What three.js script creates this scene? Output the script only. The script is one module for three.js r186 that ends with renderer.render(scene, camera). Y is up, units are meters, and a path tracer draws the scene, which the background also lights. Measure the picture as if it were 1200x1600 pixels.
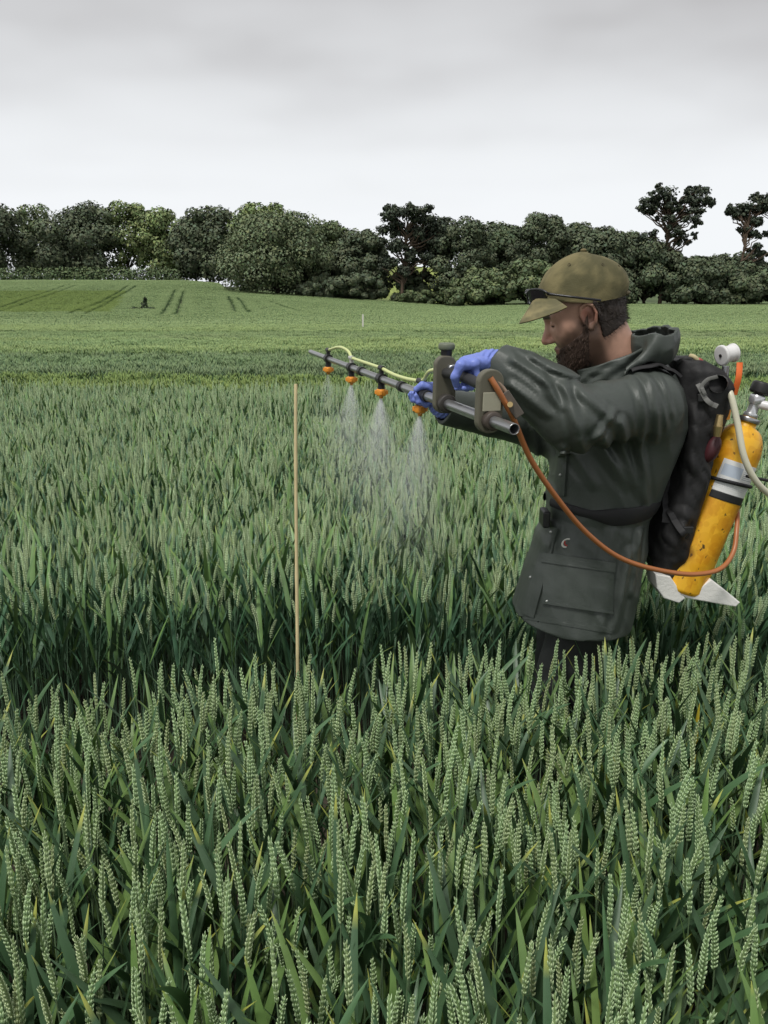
import * as THREE from 'three';
import { ImprovedNoise } from 'three/addons/math/ImprovedNoise.js';
import { mergeGeometries } from 'three/addons/utils/BufferGeometryUtils.js';
import { RoundedBoxGeometry } from 'three/addons/geometries/RoundedBoxGeometry.js';

// ---------------------------------------------------------------- camera, sky, sun, exposure
const scene = new THREE.Scene();
const EYE = 1.66, PITCH = 14.36 * Math.PI / 180, FOC = 1250;          // focal length in pixels of the 1200 x 1600 photograph
const camera = new THREE.PerspectiveCamera(2 * Math.atan(800 / FOC) * 180 / Math.PI, 0.75, 0.05, 4000);
camera.position.set(0, EYE, 0);
camera.rotation.x = -PITCH;
const renderer = new THREE.WebGLRenderer({ antialias: true });
renderer.setSize(768, 1024);
renderer.toneMapping = THREE.LinearToneMapping;
renderer.toneMappingExposure = 1.6;
renderer.shadowMap.enabled = true;

const perlin = new ImprovedNoise();
const nz = (x, y, z) => perlin.noise(x, y, z);
const fbm = (x, y, z, o = 4) => { let a = 0, w = 0.5, s = 1; for (let i = 0; i < o; i++) { a += w * nz(x * s, y * s, z * s); s *= 2.03; w *= 0.5; } return a; };
const clamp = (x, a = 0, b = 1) => Math.min(b, Math.max(a, x));
const smooth = (a, b, x) => { const t = clamp((x - a) / (b - a)); return t * t * (3 - 2 * t); };
const mix = (a, b, t) => a + (b - a) * t;

{ // overcast sky: bright low band, grey cloud sheet higher up
  const W = 1024, H = 512, data = new Float32Array(W * H * 4);
  for (let j = 0; j < H; j++) {
    const el = ((j + 0.5) / H - 0.5) * Math.PI, sy = Math.sin(el), cy = Math.cos(el);
    for (let i = 0; i < W; i++) {
      const az = ((i + 0.5) / W - 0.5) * 2 * Math.PI, dx = cy * Math.cos(az), dz = cy * Math.sin(az);
      let r = 0.570, g = 0.586, b = 0.602;
      if (sy > 0) {
        const k = 1 / (sy + 0.10), px = dx * k, pz = dz * k;
        const c = 0.8 * fbm(px * 0.42 + 3.1, pz * 0.6 + 1.7, 0.5, 4) + 0.35 * fbm(px * 1.5 + 9, pz * 1.9, 4.2, 4);
        const cover = smooth(0.10, 0.36, sy);
        const dark = cover * (0.60 + 0.75 * c) + 0.34 * smooth(0.06, 0.18, sy) * Math.max(0, c + 0.02);
        const t = clamp(dark, -0.12, 0.85);
        r *= 1 - 0.60 * t; g *= 1 - 0.625 * t; b *= 1 - 0.63 * t;
        const low = smooth(0.0, 0.05, sy); r *= mix(0.95, 1, low); g *= mix(0.96, 1, low);
      } else { r = 0.10; g = 0.13; b = 0.08; }
      const o = (j * W + i) * 4; data[o] = r; data[o + 1] = g; data[o + 2] = b; data[o + 3] = 1;
    }
  }
  const t = new THREE.DataTexture(data, W, H, THREE.RGBAFormat, THREE.FloatType);
  t.mapping = THREE.EquirectangularReflectionMapping; t.magFilter = THREE.LinearFilter; t.minFilter = THREE.LinearFilter; t.needsUpdate = true;
  scene.background = t; scene.environment = t;
}
const sun = new THREE.DirectionalLight(new THREE.Color(1, 0.97, 0.92), 1.5);
sun.position.set(-14, 42, 18); sun.target.position.set(0, 0, -2);
sun.castShadow = true; sun.shadow.radius = 24; sun.shadow.mapSize.set(2048, 2048);
Object.assign(sun.shadow.camera, { left: -15, right: 15, top: 15, bottom: -15, near: 1, far: 120 });
scene.add(sun, sun.target);

// ---------------------------------------------------------------- helpers
const V = (x, y, z) => new THREE.Vector3(x, y, z);
function rng(seed) { let a = seed >>> 0; return () => { a |= 0; a = a + 0x6D2B79F5 | 0; let t = Math.imul(a ^ a >>> 15, 1 | a); t = t + Math.imul(t ^ t >>> 7, 61 | t) ^ t; return ((t ^ t >>> 14) >>> 0) / 4294967296; }; }
const SP = Math.sin(PITCH), CP = Math.cos(PITCH);
// a point of the place from where it was measured in the photograph and its distance along the ground
function P(px, py, D) {
  const a = (px - 600) / FOC, b = (800 - py) / FOC, zc = D / (CP + b * SP);
  return V(a * zc, EYE + b * zc * CP - zc * SP, -D);
}
function toPixel(v) { const h = v.y - EYE, D = -v.z, zc = D * CP - h * SP, yc = h * CP + D * SP; return [600 + FOC * v.x / zc, 800 - FOC * yc / zc, zc]; }
const taken = {};
function numbered(n) { const k = taken[n] = (taken[n] ?? -1) + 1; return k ? n + '_' + String(k).padStart(3, '0') : n; }
function tag(o, label, category, group, kind) {
  if (label) o.userData.label = label; if (category) o.userData.category = category; if (group) o.userData.group = group; if (kind) o.userData.kind = kind;
  return o;
}
function thing(name, label, category, position, group) {
  const g = new THREE.Group(); g.name = numbered(name); if (position) g.position.copy(position); scene.add(g);
  return tag(g, label, category, group);
}
// geometry given in world coordinates, put under a group that stands at origin o
function part(name, geo, mat, parent, label) {
  const m = new THREE.Mesh(geo, mat); m.castShadow = m.receiveShadow = true;
  if (parent) { m.name = name; parent.add(m); const off = V(0, 0, 0); for (let p = parent; p; p = p.parent) if (p !== scene) off.add(p.position); m.position.copy(off.multiplyScalar(-1)); }
  else { m.name = numbered(name); scene.add(m); }
  if (label) m.userData.label = label;
  return m;
}
const std = (r, g, b, o = {}) => { const m = new (o.transmission || o.sheen || o.clearcoat ? THREE.MeshPhysicalMaterial : THREE.MeshStandardMaterial)({ roughness: 0.7, ...o }); m.color.setRGB(r, g, b); return m; };
const vcol = (o = {}) => std(1, 1, 1, { vertexColors: true, ...o });

class MB { // collects triangles with colours
  constructor() { this.p = []; this.c = []; this.i = []; this.u = []; this.n = []; }
  v(x, y, z, c = [1, 1, 1], u = 0, w = 0) { this.p.push(x, y, z); this.c.push(c[0], c[1], c[2]); this.u.push(u, w); return this.p.length / 3 - 1; }
  t(a, b, c) { this.i.push(a, b, c); }
  q(a, b, c, d) { this.i.push(a, b, c, a, c, d); }
  geo(normals = true) {
    const g = new THREE.BufferGeometry();
    g.setAttribute('position', new THREE.Float32BufferAttribute(this.p, 3)); g.setAttribute('color', new THREE.Float32BufferAttribute(this.c, 3));
    g.setAttribute('uv', new THREE.Float32BufferAttribute(this.u, 2)); g.setIndex(this.i);
    if (this.n.length === this.p.length) g.setAttribute('normal', new THREE.Float32BufferAttribute(this.n, 3)); else if (normals) g.computeVertexNormals(); return g;
  }
  // tube along points with radii
  tube(pts, radii, sides, col, cap = true) {
    const rings = []; let up = V(0.31, 0.2, 0.93);
    pts.forEach((p, k) => {
      const d = (pts[k + 1] || p).clone().sub(pts[k - 1] || p).normalize();
      const a = up.clone().sub(d.clone().multiplyScalar(d.dot(up))); if (a.lengthSq() < 1e-4) a.set(1, 0, 0).sub(d.clone().multiplyScalar(d.x)); a.normalize(); const b = d.clone().cross(a);
      const ring = [], r = radii[k] ?? radii[radii.length - 1], c = typeof col === 'function' ? col(k / (pts.length - 1)) : col;
      for (let s = 0; s < sides; s++) { const f = s / sides * 2 * Math.PI; const q = p.clone().addScaledVector(a, r * Math.cos(f)).addScaledVector(b, r * Math.sin(f)); ring.push(this.v(q.x, q.y, q.z, c, s / sides, k)); }
      rings.push(ring);
    });
    for (let k = 0; k + 1 < rings.length; k++) for (let s = 0; s < sides; s++) { const n = (s + 1) % sides; this.q(rings[k][s], rings[k][n], rings[k + 1][n], rings[k + 1][s]); }
    if (cap) for (const [k, f] of [[0, 1], [rings.length - 1, 0]]) { const c = this.v(pts[k].x, pts[k].y, pts[k].z, typeof col === 'function' ? col(k ? 1 : 0) : col); for (let s = 0; s < sides; s++) { const n = (s + 1) % sides; f ? this.t(c, rings[k][n], rings[k][s]) : this.t(c, rings[k][s], rings[k][n]); } }
    return this;
  }
}
const curvePts = (pts, n) => new THREE.CatmullRomCurve3(pts, false, 'centripetal').getPoints(n);
const hose = (pts, r, n = 80, sides = 10) => new THREE.TubeGeometry(new THREE.CatmullRomCurve3(pts, false, 'centripetal'), n, r, sides, false);

// a distance field meshed with surface nets; outward normals from its gradient; col(x, y, z) gives vertex colours
function netMesh(f, lo, hi, h, col) {
  const n = [0, 1, 2].map(k => Math.ceil((hi.getComponent(k) - lo.getComponent(k)) / h) + 1), [nx, ny, nzz] = n;
  const F = new Float32Array(nx * ny * nzz), id = (i, j, k) => i + nx * (j + ny * k);
  for (let k = 0; k < nzz; k += 4) for (let j = 0; j < ny; j += 4) for (let i = 0; i < nx; i += 4) { // blocks that lie clear of the surface take one value
    const c = f(lo.x + (i + 1.5) * h, lo.y + (j + 1.5) * h, lo.z + (k + 1.5) * h), far = Math.abs(c) > h * 7 + 0.012;
    for (let w = k; w < Math.min(k + 4, nzz); w++) for (let v = j; v < Math.min(j + 4, ny); v++) for (let u = i; u < Math.min(i + 4, nx); u++) F[id(u, v, w)] = far ? c : f(lo.x + u * h, lo.y + v * h, lo.z + w * h);
  }
  const idx = new Int32Array(nx * ny * nzz).fill(-1), pos = [];
  for (let k = 0; k + 1 < nzz; k++) for (let j = 0; j + 1 < ny; j++) for (let i = 0; i + 1 < nx; i++) {
    let m = 0; const c = [];
    for (let q = 0; q < 8; q++) { const v = F[id(i + (q & 1), j + (q >> 1 & 1), k + (q >> 2))]; c.push(v); if (v < 0) m++; }
    if (m === 0 || m === 8) continue;
    let sx = 0, sy = 0, sz = 0, e = 0;
    for (let q = 0; q < 8; q++) for (const b of [1, 2, 4]) if (!(q & b)) {
      const a0 = c[q], a1 = c[q | b]; if ((a0 < 0) === (a1 < 0)) continue;
      const t = a0 / (a0 - a1); sx += (q & 1) + (b === 1 ? t : 0); sy += (q >> 1 & 1) + (b === 2 ? t : 0); sz += (q >> 2) + (b === 4 ? t : 0); e++;
    }
    idx[id(i, j, k)] = pos.length / 3; pos.push(lo.x + (i + sx / e) * h, lo.y + (j + sy / e) * h, lo.z + (k + sz / e) * h);
  }
  const tri = [];
  for (let k = 1; k + 1 < nzz; k++) for (let j = 1; j + 1 < ny; j++) for (let i = 1; i + 1 < nx; i++) {
    const a = F[id(i, j, k)] < 0;
    const face = (b, w) => { if (a !== b) { const [p, q, r, s] = w; a ? tri.push(p, q, r, p, r, s) : tri.push(p, r, q, p, s, r); } };
    face(F[id(i + 1, j, k)] < 0, [idx[id(i, j - 1, k - 1)], idx[id(i, j, k - 1)], idx[id(i, j, k)], idx[id(i, j - 1, k)]]);
    face(F[id(i, j + 1, k)] < 0, [idx[id(i - 1, j, k - 1)], idx[id(i - 1, j, k)], idx[id(i, j, k)], idx[id(i, j, k - 1)]]);
    face(F[id(i, j, k + 1)] < 0, [idx[id(i - 1, j - 1, k)], idx[id(i, j - 1, k)], idx[id(i, j, k)], idx[id(i - 1, j, k)]]);
  }
  const nor = new Float32Array(pos.length), cc = new Float32Array(pos.length), uv = new Float32Array(pos.length / 3 * 2), e = h * 0.5;
  for (let v = 0; v < pos.length; v += 3) {
    const x = pos[v], y = pos[v + 1], z = pos[v + 2];
    let gx = f(x + e, y, z) - f(x - e, y, z), gy = f(x, y + e, z) - f(x, y - e, z), gz = f(x, y, z + e) - f(x, y, z - e); const l = Math.hypot(gx, gy, gz) || 1;
    nor[v] = gx / l; nor[v + 1] = gy / l; nor[v + 2] = gz / l; uv[v / 3 * 2] = x + z; uv[v / 3 * 2 + 1] = y;
    const c = col ? col(x, y, z) : [1, 1, 1]; cc[v] = c[0]; cc[v + 1] = c[1]; cc[v + 2] = c[2];
  }
  const g = new THREE.BufferGeometry();
  g.setAttribute('position', new THREE.Float32BufferAttribute(pos, 3)); g.setAttribute('normal', new THREE.BufferAttribute(nor, 3));
  g.setAttribute('color', new THREE.BufferAttribute(cc, 3)); g.setAttribute('uv', new THREE.BufferAttribute(uv, 2)); g.setIndex(tri);
  return g;
}
const smin = (a, b, k) => { const h = Math.max(k - Math.abs(a - b), 0) / k; return Math.min(a, b) - h * h * k * 0.25; };
const smax = (a, b, k) => -smin(-a, -b, k);
function cone(x, y, z, a, b, ra, rb) { // tapered capsule
  const bx = b.x - a.x, by = b.y - a.y, bz = b.z - a.z, px = x - a.x, py = y - a.y, pz = z - a.z;
  const t = clamp((px * bx + py * by + pz * bz) / (bx * bx + by * by + bz * bz));
  return Math.hypot(px - bx * t, py - by * t, pz - bz * t) - mix(ra, rb, t);
}
function ell(x, y, z, cx, cy, cz, rx, ry, rz) {
  const a = (x - cx) / rx, b = (y - cy) / ry, c = (z - cz) / rz, k0 = Math.hypot(a, b, c), k1 = Math.hypot(a / rx, b / ry, c / rz);
  return k1 < 1e-9 ? -Math.min(rx, ry, rz) : k0 * (k0 - 1) / k1;
}
const noiseTex = (size, fn, srgb) => {
  const d = new Uint8Array(size * size * 4);
  for (let j = 0; j < size; j++) for (let i = 0; i < size; i++) { const c = fn(i / size, j / size), o = (j * size + i) * 4; d[o] = c[0] * 255; d[o + 1] = c[1] * 255; d[o + 2] = c[2] * 255; d[o + 3] = 255; }
  const t = new THREE.DataTexture(d, size, size); t.wrapS = t.wrapT = THREE.RepeatWrapping; t.magFilter = t.minFilter = THREE.LinearFilter; if (srgb) t.colorSpace = THREE.SRGBColorSpace; t.needsUpdate = true; return t;
};

// ---------------------------------------------------------------- ground
const CROP = 0.76;
const lin = (x, t) => { if (x <= t[0][0]) return t[0][1]; for (let i = 1; i < t.length; i++) if (x <= t[i][0]) return mix(t[i - 1][1], t[i][1], (x - t[i - 1][0]) / (t[i][0] - t[i - 1][0])); return t[t.length - 1][1]; };
function land(x, z) {
  const D = -z; if (D < 30) return 0;
  const s = x / D;
  const rise = lin(s, [[-0.6, 7.3], [-0.24, 7.2], [-0.12, 5.4], [0.08, 2.2], [0.16, 2.7], [0.6, 2.7]]);
  const far = lin(s, [[-0.2, 0], [-0.08, 14], [0.2, 14], [0.3, 6]]) * smooth(175, 330, D);
  return rise * smooth(50, 212, D) + far + 0.12 * nz(x * 0.04, z * 0.04, 1.3) * smooth(30, 60, D);
}
// where the crop's surface shows at a place measured in the photograph
function onCrop(px, py) {
  let D = 3; for (; D < 260; D *= 1.01) { const z = -D, x = (px - 600) / FOC * D; const q = toPixel(V(x, land(x, z) + CROP, z)); if (q[1] <= py) break; }
  const p = V(0, 0, -D); for (let k = 0; k < 4; k++) { const zc = toPixel(V(p.x, land(p.x, p.z) + CROP, p.z))[2]; p.x = (px - 600) / FOC * zc; } return p;
}
{
  const N = 190, b = new MB(), w = u => Math.sign(u) * (Math.abs(u) * 60 + Math.pow(Math.abs(u), 4) * 1500);
  for (let j = 0; j <= N; j++) for (let i = 0; i <= N; i++) {
    const x = w(i / N * 2 - 1), z = w(j / N * 2 - 1), D = -z, s = D > 1 ? x / D : 9;
    const gs = lin(s, [[-0.25, 196], [-0.19, 176], [-0.17, 135], [0.6, 126]]), grass = smooth(gs, gs + 8, D), n = 0.8 + 0.5 * nz(x * 0.7, z * 0.7, 2) + 0.3 * nz(x * 0.1, z * 0.1, 7);
    const lush = smooth(165, 200, D) * grass * smooth(0.13, 0.08, Math.abs(s - 0.03));
    b.v(x, land(x, z), z, [n * mix(mix(0.055, 0.10, grass), 0.27, lush), n * mix(mix(0.045, 0.15, grass), 0.33, lush), n * mix(mix(0.03, 0.05, grass), 0.08, lush)], x, z);
  }
  for (let j = 0; j < N; j++) for (let i = 0; i < N; i++) { const a = j * (N + 1) + i; b.q(a, a + N + 1, a + N + 2, a + 1); }
  const bump = noiseTex(256, (u, v) => { const n = 0.5 + 0.5 * nz(u * 24, v * 24, 1) * 0.7 + 0.25 * nz(u * 60, v * 60, 3); return [n, n, n]; });
  tag(part('ground', b.geo(), vcol({ roughness: 1, bumpMap: bump, bumpScale: 0.03 })), 'dark soil and grassland under the crop', null, null, 'structure');
}

// ---------------------------------------------------------------- trees
const barkMat = std(0.055, 0.045, 0.035, { roughness: 1 }), pineBark = std(0.12, 0.085, 0.06, { roughness: 1 });
const leafMat = vcol({ roughness: 0.75 });
function leaves(b, R, cx, cy, cz, rx, ry, rz, n, size, col, shell = 0.55, flat = 0.4) {
  for (let k = 0; k < n; k++) {
    let x, y, z, l; do { x = R() * 2 - 1; y = R() * 2 - 1; z = R() * 2 - 1; l = Math.hypot(x, y, z); } while (l > 1 || l < 0.05);
    const rr = Math.pow(shell + (1 - shell) * R(), 0.7) / l * (0.92 + 0.16 * R());
    const c = V(cx + x * rr * rx, cy + y * rr * ry, cz + z * rr * rz);
    const nrm = V(x / l + (R() - 0.5) * 1.5, y / l + flat + (R() - 0.5) * 1.2, z / l + (R() - 0.5) * 1.5).normalize();
    const t = V(R() - 0.5, R() - 0.5, R() - 0.5).cross(nrm).normalize(), u = nrm.clone().cross(t), s = size * (0.55 + 0.9 * R()), m = 0.82 + 0.36 * R(), sn = V(x / l + (R() - 0.5) * 0.7, y / l + 0.25 + (R() - 0.5) * 0.7, z / l + (R() - 0.5) * 0.7).normalize(), h = 0.85 + 0.3 * R();
    const cc = [col[0] * m * h, col[1] * m, col[2] * m * (1.15 - 0.3 * R())];
    const at = (a, d, e) => { const q = c.clone().addScaledVector(t, a * s).addScaledVector(u, d * s).addScaledVector(nrm, e * s); b.n.push(sn.x, sn.y, sn.z); return b.v(q.x, q.y, q.z, cc); };
    const v0 = at(-0.6, 0, 0), v1 = at(-0.05, -0.42 - 0.2 * R(), 0.15), v2 = at(0.62, 0.1 * R(), 0), v3 = at(0.1, 0.4 + 0.2 * R(), 0.18);
    b.q(v0, v1, v2, v3);
  }
}
const limb = (b, R, a, c, r0, r1, wob = 0.1) => { const n = 5, pts = [], rr = []; for (let k = 0; k <= n; k++) { const t = k / n; const p = a.clone().lerp(c, t), q = a.distanceTo(c) * wob * Math.sin(t * Math.PI); p.x += (R() - 0.5) * q; p.z += (R() - 0.5) * q; p.y += (R() - 0.3) * q * 0.6; pts.push(p); rr.push(mix(r0, r1, t)); } b.tube(pts, rr, 6, [1, 1, 1]); };
// x0, x1: width; top, base: height, as measured in the photograph at distance D
function spot(x0, x1, top, base, D) {
  const c = P((x0 + x1) / 2, base, D), gy = land(c.x, c.z), w = (x1 - x0) / FOC * D, h = P((x0 + x1) / 2, top, D).y - gy; return { x: c.x, y: gy, z: c.z, w, h };
}
function broadleaf(seed, x0, x1, top, base, D, col, label, o = {}) {
  const R = rng(seed), s = spot(x0, x1, top, base, D), t = thing(o.name || 'broadleaf_tree', label, o.category || 'tree', V(s.x, s.y, s.z), o.group || 'trees along the far edge of the field');
  const lift = o.lift ?? 0.04, tr = new MB(), cr = new MB(), rx = s.w / 2 * 1.1, n = Math.round((o.lobes || 26) * 1.7), lobe = [];
  const crownMid = s.y + s.h * (lift + (1 - lift) * 0.52), ry = s.h * (1 - lift) * 0.5;
  for (let k = 0; k < n; k++) {
    const a = R() * 6.283, v = Math.pow(R(), 0.9) * 2 - 1, q = Math.sqrt(Math.max(0, 1 - (v > 0 ? v * v * 0.85 : v * v * 0.35))) * (0.45 + 0.42 * R()) * (v < 0 && o.skirt ? 1.1 : 1);
    const lr = (0.24 + 0.17 * R()) * Math.min(rx, ry) * (o.lobeSize || 1);
    lobe.push([s.x + Math.cos(a) * q * rx, crownMid + v * (ry - lr * 0.8), s.z + Math.sin(a) * q * rx * 0.85, lr * (0.95 + 0.3 * R()), lr * (0.8 + 0.2 * R()), lr * (1 + 0.2 * R())]);
  }
  lobe.push([s.x, crownMid, s.z, rx * 0.5, ry * 0.7, rx * 0.5]);
  const area = lobe.reduce((a, l) => a + l[3] * l[4], 0), total = (o.leaves || 6500) * (D < 165 ? 3.2 : 2.4);
  for (const l of lobe) { const hue = 0.8 + 0.4 * R(); leaves(cr, R, ...l, Math.round(total * l[3] * l[4] / area), (o.leaf || 0.46) * (D < 165 ? 0.86 : 1.1), [col[0] * hue, col[1] * hue, col[2] * hue]); }
  const root = V(s.x, s.y - 0.2, s.z), fork = V(s.x + (R() - 0.5), s.y + s.h * (lift + 0.12), s.z), r0 = 0.022 * s.h + 0.08;
  limb(tr, R, root, fork, r0, r0 * 0.7, 0.04);
  for (let k = 0; k < 9; k++) { const l = lobe[Math.floor(R() * n)]; limb(tr, R, root.clone().lerp(fork, 0.75 + 0.25 * R()), V(l[0], l[1], l[2]), r0 * 0.42, 0.04, 0.14); }
  part('trunk', tr.geo(), barkMat, t); part('crown', cr.geo(), leafMat, t);
  return t;
}
// pads: [dx, height, half width, half height] in fractions of the tree's width and height
function pine(seed, x0, x1, top, base, D, trunkX, pads, label, o = {}) {
  const R = rng(seed), s = spot(x0, x1, top, base, D), t = thing('pine_tree', label, 'tree', V(s.x, s.y, s.z), 'trees along the far edge of the field');
  const tr = new MB(), cr = new MB(), col = o.col || [0.070, 0.090, 0.058];
  const tx = P(trunkX, base, D).x, root = V(tx, s.y - 0.2, s.z), tip = V(tx + (o.lean || 0) * s.w, s.y + s.h * (o.trunkTop || 0.8), s.z);
  limb(tr, R, root, tip, (o.r || 0.30), 0.11, 0.035);
  const many = pads.flatMap(p => [p, ...[0, 1, 2, 3, 4].map(() => [p[0] + (R() - 0.5) * 2.3 * p[2], p[1] + (R() - 0.5) * 2.4 * p[3], p[2] * (0.3 + 0.3 * R()), p[3] * (0.5 + 0.4 * R())])]);
  for (const [dx, hy, hw, hh] of many) {
    const cx = s.x + dx * s.w, cy = s.y + hy * s.h, cz = s.z + (R() - 0.5) * s.w * 0.3, w = hw * s.w, h = hh * s.h;
    const a = root.clone().lerp(tip, clamp((hy * s.h - 0.12 * s.h - 0.25 * Math.abs(dx) * s.w) / (s.h * (o.trunkTop || 0.8)), 0.3, 0.97));
    limb(tr, R, a, V(cx, cy - h * 0.3, cz), 0.13, 0.05, 0.2);
    const m = Math.max(5, Math.round(w * 7));
    for (let k = 0; k < m; k++) {
      const f = R() * 6.283, q = Math.sqrt(R()), lr = (0.22 + 0.22 * R()) * Math.min(w, h * 2) + 0.12, lx = cx + Math.cos(f) * q * w * 0.8, ly = cy + (R() - 0.45) * h * (1.9 - 0.9 * q), lz = cz + Math.sin(f) * q * w * 0.8, hue = 0.75 + 0.5 * R();
      leaves(cr, R, lx, ly, lz, lr * 1.15, lr * 0.9, lr * 1.1, o.leaves || 50, o.leaf || 0.30, [col[0] * hue, col[1] * hue, col[2] * hue], 0.2, 0.6);
      if (k % 3 === 0) limb(tr, R, V(cx, cy - h * 0.3, cz), V(lx, ly, lz), 0.05, 0.02, 0.2);
    }
  }
  part('trunk', tr.geo(), pineBark, t); part('crown', cr.geo(), leafMat, t);
}
{
  const dark = [0.100, 0.128, 0.070], mid = [0.135, 0.178, 0.080], light = [0.205, 0.265, 0.105], grey = [0.146, 0.186, 0.094];
  broadleaf(11, -75, 48, 316, 434, 205, dark, 'dark broadleaf tree at the open end of the hedge row', { leaves: 7500 });
  broadleaf(12, 28, 98, 320, 434, 222, mid, 'mid green tree peeping between two dark trees behind the hedge', { leaves: 4500 });
  broadleaf(13, 74, 180, 307, 436, 200, dark, 'tallest dark domed tree standing behind the hedge', { leaves: 8000, lift: 0.0 });
  broadleaf(14, 166, 240, 315, 434, 206, light, 'pale green airy tree with sky showing through behind the hedge', { leaves: 3400, lift: 0.1, lobes: 22, lobeSize: 0.85 });
  broadleaf(15, 222, 294, 319, 434, 206, light, 'pale green round topped tree beside the dark tree at the hedge end', { leaves: 5200, lift: 0.06 });
  broadleaf(16, 284, 374, 324, 440, 186, dark, 'dark dense tree at the end of the hedge', { leaves: 8500, lift: 0.0, lobes: 36 });
  broadleaf(17, 352, 482, 315, 446, 182, light, 'pale green feathery tree top rising behind the big bushy tree', { leaves: 5200, lift: 0.2, lobes: 30, lobeSize: 0.8 });
  broadleaf(18, 350, 522, 330, 468, 140, grey, 'big bushy grey green tree with foliage down to the crop', { leaves: 15000, lift: 0.0, lobes: 60, skirt: true, leaf: 0.36 });
  broadleaf(19, 468, 546, 344, 466, 158, mid, 'green tree half hidden behind the big bushy tree', { leaves: 5000, lift: 0.02 });
  broadleaf(20, 524, 602, 355, 474, 142, dark, 'dark tree next to the open pines', { leaves: 7000, lift: 0.02, lobes: 34, skirt: true });
  broadleaf(21, 470, 600, 425, 476, 137, dark, 'low dark thicket at the foot of the trees beside the open pines', { name: 'bush', category: 'bush', leaves: 7500, lift: 0, lobes: 34, skirt: true, group: 'bushes along the far edge of the field' });
  pine(31, 588, 692, 324, 476, 136, 628, [[-0.3, 0.80, 0.17, 0.06], [-0.12, 0.92, 0.2, 0.06], [0.1, 0.94, 0.16, 0.05], [0.25, 0.86, 0.18, 0.06], [-0.22, 0.62, 0.16, 0.06], [0.05, 0.74, 0.16, 0.06], [0.32, 0.70, 0.14, 0.07], [-0.28, 0.45, 0.12, 0.06], [0.02, 0.52, 0.10, 0.07], [0.24, 0.52, 0.1, 0.05], [-0.08, 0.36, 0.1, 0.07]], 'open pine with forked bare trunks and bright grass showing behind', { r: 0.32, lean: 0.06 });
  broadleaf(51, 614, 672, 408, 477, 141, dark, 'loose dark undergrowth between the open pine trunks', { name: 'bush', category: 'bush', leaves: 1900, lift: 0, lobes: 16, lobeSize: 0.8, group: 'bushes along the far edge of the field' });
  broadleaf(52, 596, 700, 452, 478, 137, mid, 'low scrub at the foot of the open pines', { name: 'bush', category: 'bush', leaves: 2600, lift: 0, lobes: 26, lobeSize: 0.7, group: 'bushes along the far edge of the field' });
  pine(32, 640, 700, 345, 476, 140, 661, [[-0.2, 0.86, 0.3, 0.07], [0.2, 0.92, 0.3, 0.07], [0, 0.72, 0.35, 0.08], [0.25, 0.6, 0.25, 0.08]], 'slim grey trunked pine among the open pines', { r: 0.26 });
  broadleaf(33, 672, 768, 342, 478, 138, dark, 'dense dark conifer with foliage down to the ground beside the open pines', { name: 'conifer_tree', leaves: 9500, lift: 0, lobes: 52, lobeSize: 0.72, leaf: 0.36 });
  broadleaf(34, 744, 822, 352, 478, 146, [0.090, 0.125, 0.062], 'dark green round tree between the two dark conifers', { leaves: 7000, lift: 0.02, lobes: 34 });
  broadleaf(35, 792, 886, 334, 478, 139, dark, 'ragged dark conifer rising behind the sunglasses', { name: 'conifer_tree', leaves: 9500, lift: 0, lobes: 52, lobeSize: 0.66, leaf: 0.36 });
  broadleaf(46, 728, 810, 350, 478, 150, dark, 'dark tree filling the gap behind the round tree', { leaves: 7000, lift: 0, lobes: 34 });
  broadleaf(47, 850, 930, 348, 478, 150, dark, 'dark tree filling the gap behind the ragged conifer', { leaves: 7000, lift: 0, lobes: 34 });
  broadleaf(48, 930, 1010, 362, 478, 148, dark, 'dark tree filling the gap behind the broad tree', { leaves: 7000, lift: 0, lobes: 34 });
  broadleaf(49, 1060, 1250, 398, 478, 146, dark, 'wide dark thicket behind the rounded bushes', { name: 'bush', category: 'bush', leaves: 10000, lift: 0, lobes: 44, skirt: true, group: 'bushes along the far edge of the field' });
  broadleaf(50, 560, 604, 360, 474, 150, dark, 'slender dark tree touching the open pines', { leaves: 4000, lift: 0, lobes: 22 });
  broadleaf(36, 690, 790, 418, 479, 132, mid, 'low green bush below the dense dark conifer', { name: 'bush', category: 'bush', leaves: 5500, lift: 0, skirt: true, group: 'bushes along the far edge of the field' });
  broadleaf(37, 780, 880, 408, 479, 131, mid, 'low green bush below the ragged conifer', { name: 'bush', category: 'bush', leaves: 5500, lift: 0, skirt: true, group: 'bushes along the far edge of the field' });
  broadleaf(38, 872, 980, 356, 478, 140, dark, 'broad dark tree behind the cap', { leaves: 9000, lift: 0, lobes: 36, skirt: true });
  broadleaf(39, 955, 1062, 374, 477, 138, dark, 'dark flat topped tree at the foot of the tall pine', { leaves: 9000, lift: 0, lobes: 36, skirt: true });
  pine(40, 986, 1092, 292, 476, 136, 1030, [[-0.33, 0.89, 0.16, 0.045], [-0.13, 0.95, 0.14, 0.045], [-0.38, 0.81, 0.13, 0.03], [0.3, 0.965, 0.17, 0.04], [0.36, 0.9, 0.13, 0.04], [0.2, 0.88, 0.12, 0.035], [-0.14, 0.87, 0.13, 0.04], [0.26, 0.80, 0.12, 0.03], [-0.08, 0.74, 0.1, 0.025], [0.22, 0.73, 0.13, 0.04], [0.02, 0.83, 0.1, 0.03], [0.05, 0.63, 0.12, 0.04], [0.2, 0.58, 0.1, 0.05], [-0.3, 0.6, 0.15, 0.03]], 'tallest pine with a wide umbrella crown against the sky', { r: 0.34, lean: 0.05, trunkTop: 0.84, leaves: 24 });
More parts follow.
